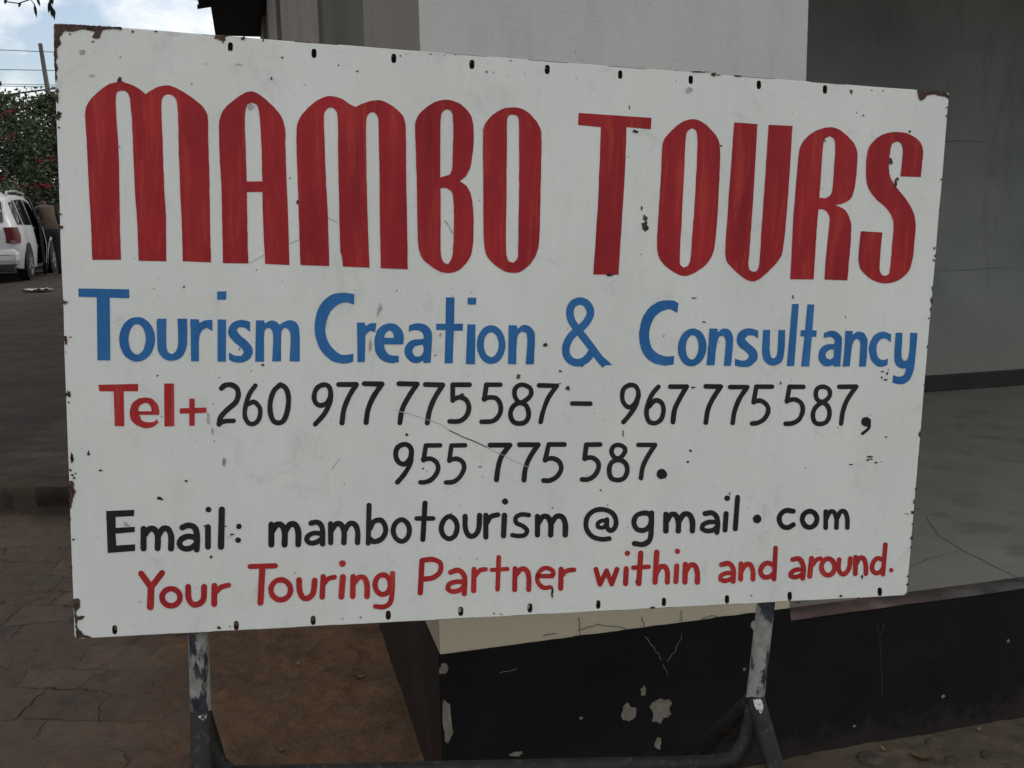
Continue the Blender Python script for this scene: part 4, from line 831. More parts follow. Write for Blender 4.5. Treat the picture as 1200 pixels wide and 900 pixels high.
t.build('black at sign', M['black'], board)
S(cL, [(612, 405), (582, 418), (571, 450), (586, 480), (618, 485), (645, 465), (652, 430), (640, 408)], 24, True); S(cL, [(654, 404), (652, 480), (645, 530), (615, 551), (573, 547)], 25)
em(cL, 721, 402, 58, 66, 488, 26)
ay(cL, [(905, 407), (938, 404), (958, 422), (964, 452), (960, 495)], [(960, 447), (922, 447), (895, 460), (890, 478), (910, 488), (940, 485), (960, 470)], 25)
S(cL, [(1003, 407), (998, 484)], 24); t.dot(cL, 1008, 335, 14); S(cL, [(1057, 330), (1046, 478)], 24)
t.build('black word gmail', M['black'], board)
t.dot(cL, 1148, 432, 21)
t.build('black dot before com', M['black'], board)
S(cN, [(518, 316), (482, 313), (456, 335), (453, 362), (470, 388), (495, 392), (518, 379)], 24)
S(cN, [(595, 316), (570, 328), (560, 355), (572, 382), (597, 392), (620, 378), (629, 350), (618, 326)], 24, True)
em(cN, 670, 309, 50, 51, 393, 22)
t.build('black word com', M['black'], board)

# ---- tag line
t = Lettering(); S = t.stroke
def en(c, x0, y0, w1, hb, wd=24):
    S(c, [(x0 + 2, y0), (x0, hb)], wd); S(c, [(x0 + 2, y0 + 35), (x0 + w1 * .45, y0 + 3), (x0 + w1 * .8, y0 + 6), (x0 + w1, y0 + 38), (x0 + w1, hb)], wd)
def oh(c, x_, y_, rx, ry, wd=25): S(c, [(x_ + rx * math.cos(a), y_ + ry * math.sin(a)) for a in [2 * PI * i / 8 + .3 for i in range(8)]], wd, True)
S(cMm, [(342, 568), (388, 632)], 29); S(cMm, [(440, 565), (388, 632)], 29); S(cMm, [(388, 630), (385, 724)], 31)
oh(cMm, 482, 679, 42, 40, 27); S(cMm, [(562, 630), (565, 685), (585, 712), (612, 710), (633, 690), (637, 630)], 28); S(cMm, [(685, 625), (684, 711)], 28); S(cMm, [(688, 660), (715, 633), (752, 622)], 24)

t.build('red word Your', M['red_thin'], board)
S(cMm, [(852, 535), (970, 532)], 25); S(cMm, [(910, 535), (901, 704)], 29); oh(cMm, 996, 644, 46, 47, 26)
S(cMm, [(1082, 598), (1085, 650), (1102, 682), (1125, 682), (1147, 660), (1155, 600)], 27)
S(cK, [(115, 703), (110, 798)], 26); S(cK, [(118, 735), (140, 712), (168, 705)], 23); S(cK, [(207, 705), (200, 797)], 28); t.dot(cK, 205, 641, 16)
en(cK, 253, 702, 67, 795, 26); oh(cK, 394, 740, 36, 46, 25); S(cK, [(440, 687), (438, 770), (428, 825), (400, 844), (360, 842)], 24)

t.build('red word Touring', M['red_thin'], board)
S(cK, [(578, 628), (570, 778)], 26); S(cK, [(580, 626), (630, 622), (664, 640), (662, 680), (632, 706), (588, 714)], 24)
ay(cK, [(712, 682), (745, 672), (768, 685), (778, 710), (776, 783)], [(776, 728), (740, 726), (705, 738), (698, 760), (720, 772), (755, 765), (775, 745)], 25)
S(cK, [(822, 668), (820, 768)], 25); S(cK, [(824, 702), (850, 673), (876, 668)], 22); S(cK, [(938, 612), (932, 762)], 23); S(cK, [(905, 671), (978, 666)], 20); en(cK, 1012, 664, 66, 763, 24)
S(cL, [(120, 700), (193, 700), (190, 675), (160, 662), (132, 675), (118, 705), (125, 735), (150, 755), (178, 752)], 22)
S(cL, [(230, 668), (228, 757)], 25); S(cL, [(232, 700), (255, 676), (290, 670)], 22)

t.build('red word Partner', M['red_thin'], board)
for a, b_ in (((393, 668), (412, 738)), ((412, 738), (443, 675)), ((443, 675), (467, 738)), ((467, 738), (492, 668))): S(cL, [a, b_], 23)
S(cL, [(535, 665), (532, 735)], 25); t.dot(cL, 540, 593, 13); S(cL, [(603, 592), (594, 735)], 25); S(cL, [(568, 660), (640, 656)], 21)
S(cL, [(678, 588), (670, 728)], 25); S(cL, [(674, 692), (695, 657), (717, 657), (728, 682), (728, 728)], 25); S(cL, [(772, 652), (768, 725)], 25); t.dot(cL, 775, 584, 13); en(cL, 810, 645, 58, 728, 25)

t.build('red word within', M['red_thin'], board)
ay(cN, [(182, 566), (213, 560), (232, 575), (238, 602), (236, 644)], [(236, 607), (205, 606), (180, 618), (175, 637), (200, 642), (234, 630)], 24)
en(cN, 271, 562, 58, 634, 24); S(cN, [(435, 488), (428, 634)], 22); S(cN, [(428, 572), (400, 558), (375, 570), (364, 600), (380, 624), (408, 622), (428, 606)], 23)

t.build('red word and', M['red_thin'], board)
ay(cN, [(515, 542), (543, 538), (557, 553), (566, 582), (562, 630)], [(562, 590), (532, 590), (508, 605), (505, 620), (528, 625), (560, 613)], 24)
S(cN, [(604, 537), (595, 621)], 24); S(cN, [(606, 570), (628, 543), (646, 537)], 21); oh(cN, 681, 577, 31, 39, 23)
S(cN, [(733, 542), (731, 590), (747, 611), (765, 605), (780, 580), (785, 537)], 22); en(cN, 808, 532, 50, 609, 23)
S(cN, [(950, 472), (938, 611)], 22); S(cN, [(942, 548), (915, 536), (893, 555), (888, 590), (905, 606), (928, 598), (942, 577)], 22); t.dot(cN, 977, 592, 10.5)
t.build('red word around with a full stop', M['red_thin'], board)

# ---- trestle of welded pipe
def post_mat():
    m, t_, P, N, L = node_mat('peeling_white_post')
    f = ramp(N, L, noise_node(N, L, 16, 6, 0.68, stretch=(1, 1, 0.35), dist=0.4), [(0.52, 0.0), (0.56, 1.0)])
    wht = ramp(N, L, noise_node(N, L, 40, 4, 0.6), [(0.3, (0.17, 0.165, 0.145)), (0.7, (0.31, 0.31, 0.295))])
    blk = ramp(N, L, noise_node(N, L, 50, 4, 0.6), [(0.4, (0.012, 0.012, 0.016)), (0.7, (0.045, 0.06, 0.08))])
    L(mix(N, L, f, wht, blk), P.inputs['Base Color']); P.inputs['Roughness'].default_value = 0.5
    bump(N, L, P, f, 0.4, 0.002); return m
M['post'] = post_mat()
M['leg'] = pmat('black_pipe_paint', (0.010, 0.010, 0.0095), (0.019, 0.019, 0.017), 20, 0.6, bs=0.25, bscale=90, bd=0.003, c3=(0.05, 0.045, 0.04), s3=55, spec=0.25)
M['weld'] = pmat('bright_chipped_weld', (0.42, 0.42, 0.41), (0.03, 0.03, 0.03), 70, 0.3, lo=0.48, hi=0.58, metal=0.7, bs=0.6, bscale=120, bd=0.004)
PB = TL - EN * 0.048
def sp(px, py): return on_plane(px, py, PB, EN)
fl = lambda mb: mb
def child(mb, name, mat, parent=sign):
    mb.v = [tuple(Vector(p) - feet_mid) for p in mb.v]
    return mb.build(name, mat, parent)
dl = Vector((0.225, -0.974, 0))                       # towards the viewer, square to the board
joints = []
for (tx, ty, bx, by, side) in ((905, 640, 885, 818, 1), (231, 690, 235.5, 836, -1)):
    a, j = sp(tx, ty), sp(bx, by); joints.append(j)
    p_ = MB(); p_.tube([a, a.lerp(j, .5), j], [0.0205, 0.0205, 0.0208], 18)
    tp = sp(*((902, 700) if side > 0 else (233, 738)))
    po = child(p_, 'post', M['post'])
    if side > 0:
        lug = MB(); q = sp(886, 733); lug.tube([q + EN * .004, q - EN * .004], 0.012, 12); child(lug, 'lug', M['post'], po)
    r_ = j.z / 0.70
    foot_f = Vector((j.x, j.y, 0.0)) + dl * 0.62 * r_; foot_r = Vector((j.x, j.y, 0.0)) - dl * 0.70 * r_
    lg = MB(); lg.tube([j + Vector((0, 0, .004)), j.lerp(foot_f, .02), foot_f], 0.0215, 18); child(lg, 'front_leg', M['leg'])
    lg = MB(); lg.tube([j + Vector((0, 0, -.004)), j.lerp(foot_r, .02), foot_r], 0.0215, 18); child(lg, 'rear_leg', M['leg'])
    wd_ = MB()
    ax_ = (foot_f - j).normalized(); sd_ = ax_.cross(EN).normalized(); fr_ = sd_.cross(ax_).normalized()
    if fr_.dot(EN) < 0: fr_ = -fr_
    V = []
    for row in range(9):                                            # bare bright metal wrapped round the front of the leg
        t_ = row / 8; hw = (0.46 if side > 0 else 0.34) * math.sin(PI * (0.25 + 0.74 * t_)) ** 0.8 + 0.16 * noise.noise(Vector((row * 1.7, side, 0)))
        for cc in range(5):
            th = (cc / 4 - .5) * 2 * hw + 0.25 * side + 0.15 * noise.noise(Vector((row * 2.3, side * 3, 5)))
            V.append(j + ax_ * (0.004 + (0.036 if side > 0 else 0.016) * t_) + (fr_ * math.cos(th) + sd_ * math.sin(th)) * 0.0224)
    wd_.add(V, [(r * 5 + c, r * 5 + c + 1, (r + 1) * 5 + c + 1, (r + 1) * 5 + c) for r in range(8) for c in range(4)], 0, True); child(wd_, 'weld_spot', M['weld'], po)
# crossbar bent up at both ends into the joints
jr, jl = joints
zc = jl.lerp(jr, .5).z
bl_, br_ = sp(300, 908), sp(835, 895)
cb = MB()
mid = [bl_.lerp(br_, i / 6) for i in range(7)]
arc_r = [br_, sp(860, 889), sp(874, 870), sp(881, 845), jr]
arc_l = [jl, sp(241, 868), sp(252, 892), sp(270, 908), bl_]
pts_ = [tuple(p) for p in arc_l[:-1]] + [tuple(p) for p in mid] + [tuple(p) for p in arc_r[1:]]
cb.tube([Vector(p) for p in pts_], 0.0195, 16)
child(cb, 'crossbar', M['leg'])

# ------------------------------------------------------------------ small litter on the ground
M['dry_leaf'] = pmat('dry_leaf', (0.22, 0.14, 0.06), (0.34, 0.24, 0.11), 60, 0.8)
M['dry_leaf_brown'] = pmat('brown_leaf', (0.09, 0.06, 0.035), (0.16, 0.105, 0.06), 60, 0.85)
M['stone'] = pmat('field_stone', (0.06, 0.05, 0.04), (0.10, 0.08, 0.062), 25, 0.9, bs=0.5, bscale=80)
M['paper'] = pmat('crumpled_wrapper', (0.26, 0.26, 0.26), (0.40, 0.40, 0.40), 30, 0.6)
def gpt(px, py):
    p = on_z(px, py, 0)
    for _ in range(3): p = on_z(px, py, ground_z(p.x, p.y))
    return p
def leaf_mesh(name, ln, wd, curl, mat, seed):
    r = random.Random(seed); b = MB(); n = 9; V = []
    for i in range(n):
        t_ = i / (n - 1); hw = wd / 2 * math.sin(PI * min(t_ * 0.96 + 0.03, 1)) ** 0.8
        z_ = curl * (t_ - .5) ** 2 * 4 + 0.004; yb = 0.06 * ln * math.sin(t_ * 3 + seed)
        V += [((t_ - .5) * ln, yb - hw, z_ + hw * 0.5), ((t_ - .5) * ln, yb, z_), ((t_ - .5) * ln, yb + hw, z_ + hw * 0.4)]
    fs = [(i * 3 + k_, i * 3 + 3 + k_, i * 3 + 4 + k_, i * 3 + 1 + k_) for i in range(n - 1) for k_ in range(2)]
    top_ = [Vector(v_) + Vector((0, 0, 0.0009)) for v_ in V]
    b.add(V, [f[::-1] for f in fs], 0, True); b.add(top_, fs, 0, True)
    return b.build(name, mat)
for (px, py, ln, wd, ang, m_, lab, sd_) in (
    (955, 879.5, .098, .020, .22, 'dry_leaf', 'long yellow dry leaf at the foot of the black veranda base by the sign leg', 1),
    (1037, 881, .028, .012, -.7, 'dry_leaf', 'small tan dry leaf in the middle of the strip below the veranda base', 2),
    (1146, 858, .022, .016, .5, 'dry_leaf', 'small rounded tan leaf nearest the right edge below the veranda base', 3),
    (1082, 890, .075, .03, -.5, 'dry_leaf_brown', 'broad brown leaf at the bottom edge below the veranda base', 4),
    (348, 780, .020, .009, .3, 'dry_leaf', 'small pale leaf on the brown ground under the sign', 5),
    (421, 796, .045, .016, .05, 'dry_leaf_brown', 'curled brown leaf under the sign near the dark side of the building', 6),
    (328, 882, .036, .018, -.5, 'dry_leaf_brown', 'curled brown leaf on the ground between the left post and the building', 7)):
    o = leaf_mesh('fallen_leaf', ln, wd, 0.012, M[m_], sd_); o.location = gpt(px, py); o.rotation_euler = (0, 0, ang); tag(o, lab, 'leaf', 'dry leaves on the ground', 'thing')
for i, (px, py, s_, lab) in enumerate(((1022, 888, .035, 'flat brown stone at the bottom edge right of the sign leg'), (1090, 868, .02, 'small stone close under the middle of the veranda base'), (1165, 887, .032, 'flat stone in the bottom right corner of the ground'), (1120, 893, .035, 'brown stone at the bottom edge between the broad leaf and the corner'), (1100, 863, .008, 'tiny pale pebble below the veranda base'))):
    bm = bmesh.new(); bmesh.ops.create_icosphere(bm, subdivisions=3, radius=1)
    for v_ in bm.verts:
        n1 = 1 + 0.3 * noise.noise(v_.co * 1.4 + Vector((i * 7, 0, 0))); v_.co = Vector((v_.co.x * s_ * n1 * 1.2, v_.co.y * s_ * n1, v_.co.z * s_ * n1 * 0.2))
    b = MB(); b.bm(bm, 0, None, True); o = b.build('stone', M['stone']); o.location = gpt(px, py) + Vector((0, 0, -s_ * .05)); o.rotation_euler = (0, 0, i * 1.3)
    tag(o, lab, 'stone', 'stones below the veranda')
# crumpled wrapper on the road
p0 = on_z(44, 341, 0.0); 
for _ in range(8): p0 = on_z(44, 341, road_z(p0.x, p0.y))
b = MB(); nx, ny = 16, 7; V = []
for i in range(nx):
    for j in range(ny):
        a_, c_ = i / (nx - 1) - .5, j / (ny - 1) - .5; kk = 1 - 0.6 * abs(a_)
        V.append((a_ * 0.46, c_ * 0.26 * kk + 0.03 * noise.noise(Vector((a_ * 4, 0, 1))), 0.03 + 0.05 * abs(noise.noise(Vector((a_ * 5, c_ * 5, 3)))) + 0.02 * noise.noise(Vector((a_ * 16, c_ * 12, 3)))))
fs = [(i * ny + j, (i + 1) * ny + j, (i + 1) * ny + j + 1, i * ny + j + 1) for i in range(nx - 1) for j in range(ny - 1)]
b.add(V, fs, 0); b.add([(x_, y_, z_ - 0.012) for x_, y_, z_ in V], [f[::-1] for f in fs], 0)
o = b.build('plastic_wrapper', M['paper']); o.location = (p0.x, p0.y, road_z(p0.x, p0.y) - 0.01); tag(o, 'crumpled pale plastic wrapper lying on the road behind the car', 'litter')

# ------------------------------------------------------------------ white car
M['car_paint'] = pmat('white_car_paint', (0.42, 0.425, 0.425), (0.47, 0.475, 0.475), 2, 0.32, spec=0.5)
M['glass'] = pmat('dark_car_glass', (0.012, 0.014, 0.016), rough=0.06, spec=0.6)
M['tyre'] = pmat('tyre_rubber', (0.012, 0.012, 0.012), (0.02, 0.02, 0.02), 30, 0.9)
M['rim'] = pmat('alloy_rim', (0.30, 0.30, 0.31), rough=0.35, metal=0.6)
M['tail'] = pmat('red_lamp_lens', (0.07, 0.010, 0.012), (0.11, 0.014, 0.017), 20, 0.35, spec=0.3)
M['tail_clear'] = pmat('clear_lamp_lens', (0.22, 0.13, 0.12), rough=0.3)
M['trim'] = pmat('black_trim', (0.015, 0.015, 0.016), rough=0.6)
M['rail'] = pmat('grey_roof_rail', (0.30, 0.31, 0.32), rough=0.4)
d0 = ray(31.5, 326); y0 = 18.6
rear_contact = CAM + d0 * (y0 / d0.y)
car_head = math.radians(15.5)
cz = road_z(rear_contact.x, 20.5)
fwd = Vector((-math.sin(car_head), math.cos(car_head), 0)); rgt = Vector((math.cos(car_head), math.sin(car_head), 0))
corg = rear_contact - fwd * 0.80 - rgt * 0.76; corg.z = cz
car = tag(empty('parked_car', corg, car_head), 'white estate car with roof rails parked on the road before the flowering trees', 'car')
ST = [ # y, (half widths: sill, mid, belt, roof), (z: sill, mid, belt, roof)
    (0.02, (.58, .68, .64, .58), (.36, .60, .93, .95)), (0.10, (.69, .785, .745, .62), (.27, .60, .96, 1.04)), (0.22, (.76, .83, .785, .61), (.24, .60, .965, 1.27)), (0.40, (.80, .845, .80, .585), (.22, .60, .965, 1.47)), (0.75, (.80, .845, .80, .615), (.21, .60, .96, 1.545)),
    (1.3, (.80, .845, .80, .625), (.20, .60, .95, 1.565)), (2.0, (.80, .845, .80, .62), (.20, .60, .94, 1.55)), (2.65, (.80, .845, .80, .60), (.20, .60, .93, 1.44)), (3.30, (.80, .84, .78, .66), (.20, .60, .92, .99)),
    (3.8, (.78, .82, .74, .62), (.21, .58, .84, .88)), (4.12, (.70, .76, .66, .55), (.24, .52, .70, .73))]
def cpt(st, q):
    """point q on a station's half section, 0 sill .. 3 roof edge"""
    y_, W_, Z_ = st; i = min(int(q), 2); t_ = q - i
    return Vector((W_[i] + (W_[i + 1] - W_[i]) * t_, y_, Z_[i] + (Z_[i + 1] - Z_[i]) * t_))
def csurf(yy, q, side=1, off=0.0):
    for a, b_ in zip(ST, ST[1:]):
        if a[0] <= yy <= b_[0]:
            t_ = (yy - a[0]) / (b_[0] - a[0]); p_ = cpt(a, q).lerp(cpt(b_, q), t_); return Vector((side * (p_.x + off), p_.y, p_.z))
    p_ = cpt(ST[0] if yy < ST[0][0] else ST[-1], q); return Vector((side * (p_.x + off), p_.y, p_.z))
bm = bmesh.new(); rows = []
for st in ST:
    hp = [cpt(st, q) for q in (0, .5, 1, 1.5, 2, 2.5, 2.94, 3)]
    cen = st[2][3] + (0.045 if st[2][3] > 1.2 else 0.03)
    ring_ = [Vector((0, st[0], st[2][0]))] + hp + [Vector((st[1][3] * .55, st[0], cen - .012)), Vector((0, st[0], cen))]
    full = ring_ + [Vector((-p_.x, p_.y, p_.z)) for p_ in ring_[-2:0:-1]]
    rows.append([bm.verts.new(p_) for p_ in full])
nr = len(rows[0])
for a, b_ in zip(rows, rows[1:]):
    for i in range(nr): bm.faces.new((a[i], a[(i + 1) % nr], b_[(i + 1) % nr], b_[i]))
bm.faces.new(rows[0][::-1]); bm.faces.new(rows[-1])
bmesh.ops.recalc_face_normals(bm, faces=list(bm.faces))
b = MB(); b.bm(bm, 0, None, True); body = b.build('body', M['car_paint'], car)
md = body.modifiers.new('round', 'BEVEL'); md.width = 0.03; md.segments = 2; md.limit_method = 'ANGLE'; md.angle_limit = math.radians(35)
def side_patch(side, pts, off, name, mat, parent, sub=6, th=0.0):
    """a panel that follows the car's side; pts are (y, q) corners of a quad"""
    mb = MB(); V = []
    for i in range(sub + 1):
        for j in range(sub + 1):
            s_, t_ = i / sub, j / sub
            yy = (pts[0][0] * (1 - s_) + pts[1][0] * s_) * (1 - t_) + (pts[3][0] * (1 - s_) + pts[2][0] * s_) * t_
            q = (pts[0][1] * (1 - s_) + pts[1][1] * s_) * (1 - t_) + (pts[3][1] * (1 - s_) + pts[2][1] * s_) * t_
            V.append(csurf(yy, q, side, off))
    n_ = sub + 1
    fs = [(i * n_ + j, (i + 1) * n_ + j, (i + 1) * n_ + j + 1, i * n_ + j + 1) for i in range(sub) for j in range(sub)]
    mb.add(V, fs if side > 0 else [f[::-1] for f in fs], 0, True)
    if mat is None: return mb
    return mb.build(name, mat, parent)
for side in (1, -1):
    side_patch(side, [(0.34, 2.12), (0.78, 2.10), (0.80, 2.86), (0.50, 2.86)], 0.006, 'side_window', M['glass'], car)
    side_patch(side, [(0.88, 2.10), (1.62, 2.10), (1.60, 2.88), (0.90, 2.87)], 0.006, 'side_window', M['glass'], car)
    if side < 0: side_patch(side, [(1.72, 2.10), (2.78, 2.12), (2.42, 2.88), (1.72, 2.88)], 0.006, 'side_window', M['glass'], car)
    side_patch(side, [(0.84, .3), (0.852, .3), (0.852, 2.06), (0.84, 2.06)], 0.003, 'door_gap', M['trim'], car)
    # tail lamp wrapping the corner
    mb = MB(); V = []
    prf = [(.615, 0.008), (.69, 0.022), (.755, 0.062), (.80, 0.125), (.825, 0.22)]
    for z_, k_ in ((.70, 1.0), (.85, 1.0), (.98, 0.955)):
        for (x_, y_) in prf: V.append((side * (x_ * k_ + 0.012), y_ + (0.03 if z_ > 1 else 0), z_))
    fs = [(r * 5 + i, r * 5 + i + 1, (r + 1) * 5 + i + 1, (r + 1) * 5 + i) for r in range(2) for i in range(4)]
    mb.add(V, fs if side > 0 else [f[::-1] for f in fs], 0, True)
    mb.add([(v_[0] * .93, v_[1] + .03, v_[2]) for v_ in V], [f[::-1] for f in fs], 0, True)
    tl = mb.build('tail_lamp', M['tail'], car)
    mb = MB(); mb.add([(side * .70, .018, .70), (side * .785, .07, .70), (side * .785, .068, .75), (side * .70, .016, .75)], [(0, 1, 2, 3)] if side > 0 else [(3, 2, 1, 0)]); mb.build('reversing_lens', M['tail_clear'], tl)
    mb = MB(); mb.tube([(side * .60, .55, 1.55), (side * .60, .62, 1.615), (side * .615, 1.3, 1.645), (side * .60, 2.1, 1.61), (side * .59, 2.2, 1.55)], 0.018, 10); mb.build('roof_rail', M['rail'], car)
    mb = MB(); mb.box((side * .86 - .09, 2.62, .95), (side * .86 + .09, 2.74, 1.09), 0, None, .03); mb.build('wing_mirror', M['car_paint'], car)
    for yy in (0.80, 3.30):
        mb = MB(); ax = (side, 0, 0)
        mb.lathe([(0.0, .852), (.365, .852)], ax, (0, yy, .33), 32, 0, False); mb.build('wheel_arch', M['trim'], car)
        mb = MB(); mb.lathe([(.20, .66), (.29, .655), (.312, .68), (.312, .835), (.292, .862), (.205, .858)], ax, (0, yy, .312), 36)
        wh = mb.build('wheel', M['tyre'], car)
        mb = MB(); mb.lathe([(.205, .858), (.19, .845), (.06, .848), (.03, .862), (0.0, .864)], ax, (0, yy, .312), 36)
        for k_ in range(6):
            a_ = k_ * PI / 3; ca, sa = math.cos(a_), math.sin(a_)
            mb.box((-.018, -.19, .849), (.018, -.05, .862), 0, Matrix.Translation((0, yy, .312)) @ Matrix(((0, 0, side, 0), (ca, -sa, 0, 0), (sa, ca, 0, 0), (0, 0, 0, 1))))
        mb.build('rim', M['rim'], wh)
# rear window, bumper, lower valance
def rear_w(x_, z_): 
    t_ = (z_ - 1.04) / (1.49 - 1.04); return Vector((x_, 0.10 + .27 * t_ - 0.014, z_ + .012))
mb = MB(); n_ = 10; V = [rear_w((i / n_ - .5) * 2 * (.60 - .05 * j / 4), 1.06 + .37 * j / 4) for j in range(5) for i in range(n_ + 1)]
mb.add(V, [(j * (n_ + 1) + i, j * (n_ + 1) + i + 1, (j + 1) * (n_ + 1) + i + 1, (j + 1) * (n_ + 1) + i) for j in range(4) for i in range(n_)], 0, True); mb.build('rear_window', M['glass'], car)
mb = MB(); mb.box((-.80, -.07, .30), (.80, .30, .60), 0, None, .10); bp = mb.build('bumper', M['car_paint'], car)
mb = MB(); mb.box((-.69, -.073, .49), (.69, -.06, .50), 0); mb.build('bumper_line', M['trim'], bp)
mb = MB(); mb.box((-.72, -.03, .2), (.72, .3, .305), 0, None, .02); mb.build('valance', M['trim'], car)
mb = MB(); mb.box((-.26, -.035, .72), (.26, .0, .85), 0, None, .01); mb.build('number_plate_panel', M['trim'], car)
# open front door on the right hand side, swung out on its front hinge
hinge = csurf(2.80, 1, 1, 0.0)
dr = empty('front_door', (0, 0, 0)); dr.parent = car; dr.location = (hinge.x, hinge.y, 0); dr.rotation_euler = (0, 0, math.radians(8))
def rel(mb): mb.v = [(p_[0] - hinge.x, p_[1] - hinge.y, p_[2]) for p_ in mb.v]; return mb
outer = side_patch(1, [(1.70, .15), (2.80, .15), (2.80, 2.05), (1.70, 2.05)], 0.008, '', None, None, 8); inner = side_patch(1, [(1.70, .15), (2.80, .15), (2.80, 2.05), (1.70, 2.05)], -0.05, '', None, None, 8)
inner.f = [f[::-1] for f in inner.f]
mb = MB(); mb.add(outer.v, outer.f, 0, True); mb.add(inner.v, inner.f, 1, True)
for q in ((1.70, .15, 2.05), (2.80, .15, 2.05)):
    a, b_, c, e = csurf(q[0], q[1], 1, .008), csurf(q[0], q[2], 1, .008), csurf(q[0], q[2], 1, -.05), csurf(q[0], q[1], 1, -.05); mb.add([a, b_, c, e], [(0, 1, 2, 3)], 1)
a_ = [csurf(1.70 + 1.1 * i / 6, 2.05, 1, .008) for i in range(7)]; c_ = [csurf(1.70 + 1.1 * i / 6, 2.05, 1, -.05) for i in range(7)]
mb.add(a_ + c_, [(i, i + 1, 8 + i, 7 + i) for i in range(6)], 1)
rel(mb).build('door_panel', [M['car_paint'], M['trim']], dr)
mb = MB(); mb.tube([csurf(1.71, 2.05, 1, -.02), csurf(1.74, 2.5, 1, -.02), csurf(1.78, 2.92, 1, -.02), csurf(2.35, 2.92, 1, -.02), csurf(2.55, 2.5, 1, -.02), csurf(2.78, 2.05, 1, -.02)], 0.02, 8); rel(mb).build('window_frame', M['trim'], dr)
mb = MB(); V = []
for i in range(7):
    for j in range(5):
        s_, t_ = i / 6, j / 4; yy = (1.72 * (1 - s_) + 2.74 * s_) * (1 - t_) + (1.79 * (1 - s_) + 2.36 * s_) * t_; V.append(csurf(yy, 2.06 + .84 * t_, 1, -.02))
mb.add(V, [(i * 5 + j, (i + 1) * 5 + j, (i + 1) * 5 + j + 1, i * 5 + j + 1) for i in range(6) for j in range(4)]); rel(mb).build('door_glass', M['glass'], dr)
side_patch(1, [(1.70, .15), (2.78, .15), (2.40, 2.88), (1.72, 2.88)], 0.004, 'door_opening', M['trim'], car, 8)

# ------------------------------------------------------------------ person bending to the car
M['skin'] = pmat('dark_skin', (0.045, 0.026, 0.018), (0.06, 0.035, 0.024), 20, 0.55)
M['shirt'] = pmat('brown_khaki_shirt', (0.055, 0.039, 0.030), (0.085, 0.062, 0.048), 9, 0.95, bs=0.4, bscale=30, bd=0.01)
M['trousers'] = pmat('dark_trousers', (0.014, 0.013, 0.017), (0.024, 0.022, 0.026), 9, 0.9, bs=0.3, bscale=30, bd=0.01)
M['hair'] = pmat('black_hair', (0.008, 0.007, 0.007), (0.014, 0.012, 0.012), 60, 0.9, bs=0.6, bscale=140, bd=0.006, spec=0.05)
M['shoe'] = pmat('dark_shoe', (0.012, 0.011, 0.010), rough=0.5)
pp = at_dist(64, 321, 20.0); pz = road_z(pp.x, pp.y)
PF = Matrix.Rotation(math.radians(38), 4, 'Z')        # local +y turned to face the car on the left
def skin_mesh(joints_, edges_, radii_, sub=2):
    me = bpy.data.meshes.new('tmp'); me.from_pydata([PF @ Vector(j) for j in joints_], edges_, []); o = bpy.data.objects.new('tmp', me); C.objects.link(o)
    s_ = o.modifiers.new('s', 'SKIN'); s_.use_smooth_shade = True
    for i, v_ in enumerate(me.skin_vertices[0].data):
        r = radii_[i]; v_.radius = r if isinstance(r, tuple) else (r, r); v_.use_root = (i == 0)
    o.modifiers.new('u', 'SUBSURF').levels = sub
    dg = bpy.context.evaluated_depsgraph_get(); dg.update(); out = bpy.data.meshes.new_from_object(o.evaluated_get(dg)); bpy.data.objects.remove(o); return out
J = [(0, 0, .90), (0, .05, 1.10), (0, .16, 1.26), (0, .28, 1.34), (0, .38, 1.37),
     (.10, 0, .86), (.115, .03, .48), (.12, -.02, .09), (.125, .13, .04),
     (-.10, 0, .86), (-.13, .08, .48), (-.14, .05, .09), (-.145, .20, .04),
     (.19, .23, 1.31), (.25, .30, 1.05), (.20, .50, 1.00), (.19, .58, 1.00),
     (-.19, .23, 1.31), (-.26, .28, 1.05), (-.22, .46, .98), (-.21, .54, .98)]
Ed = [(0, 1), (1, 2), (2, 3), (3, 4), (0, 5), (5, 6), (6, 7), (7, 8), (0, 9), (9, 10), (10, 11), (11, 12), (3, 13), (13, 14), (14, 15), (15, 16), (3, 17), (17, 18), (18, 19), (19, 20)]
Rd = [(.15, .11), (.145, .10), (.17, .115), (.10, .085), .055, .10, .068, .045, .04, .10, .068, .045, .04, .062, .045, .033, .036, .062, .045, .033, .036]
for s_, w_ in ((1, 16), (-1, 20)):
    bx, by, bz = J[w_]
    for k_, (ox, ln) in enumerate(((-.03, .075), (-.011, .088), (.009, .083), (.028, .066))):
        i0 = len(J); J += [(bx + ox, by + .03, bz), (bx + ox * 1.1, by + .03 + ln * .6, bz - .012), (bx + ox * 1.1, by + .03 + ln, bz - .035)]; Ed += [(w_, i0), (i0, i0 + 1), (i0 + 1, i0 + 2)]; Rd += [.010, .009, .008]
    i0 = len(J); J += [(bx - s_ * .045, by + .01, bz - .01), (bx - s_ * .055, by + .05, bz - .025)]; Ed += [(w_, i0), (i0, i0 + 1)]; Rd += [.011, .009]
pm = skin_mesh(J, Ed, Rd)
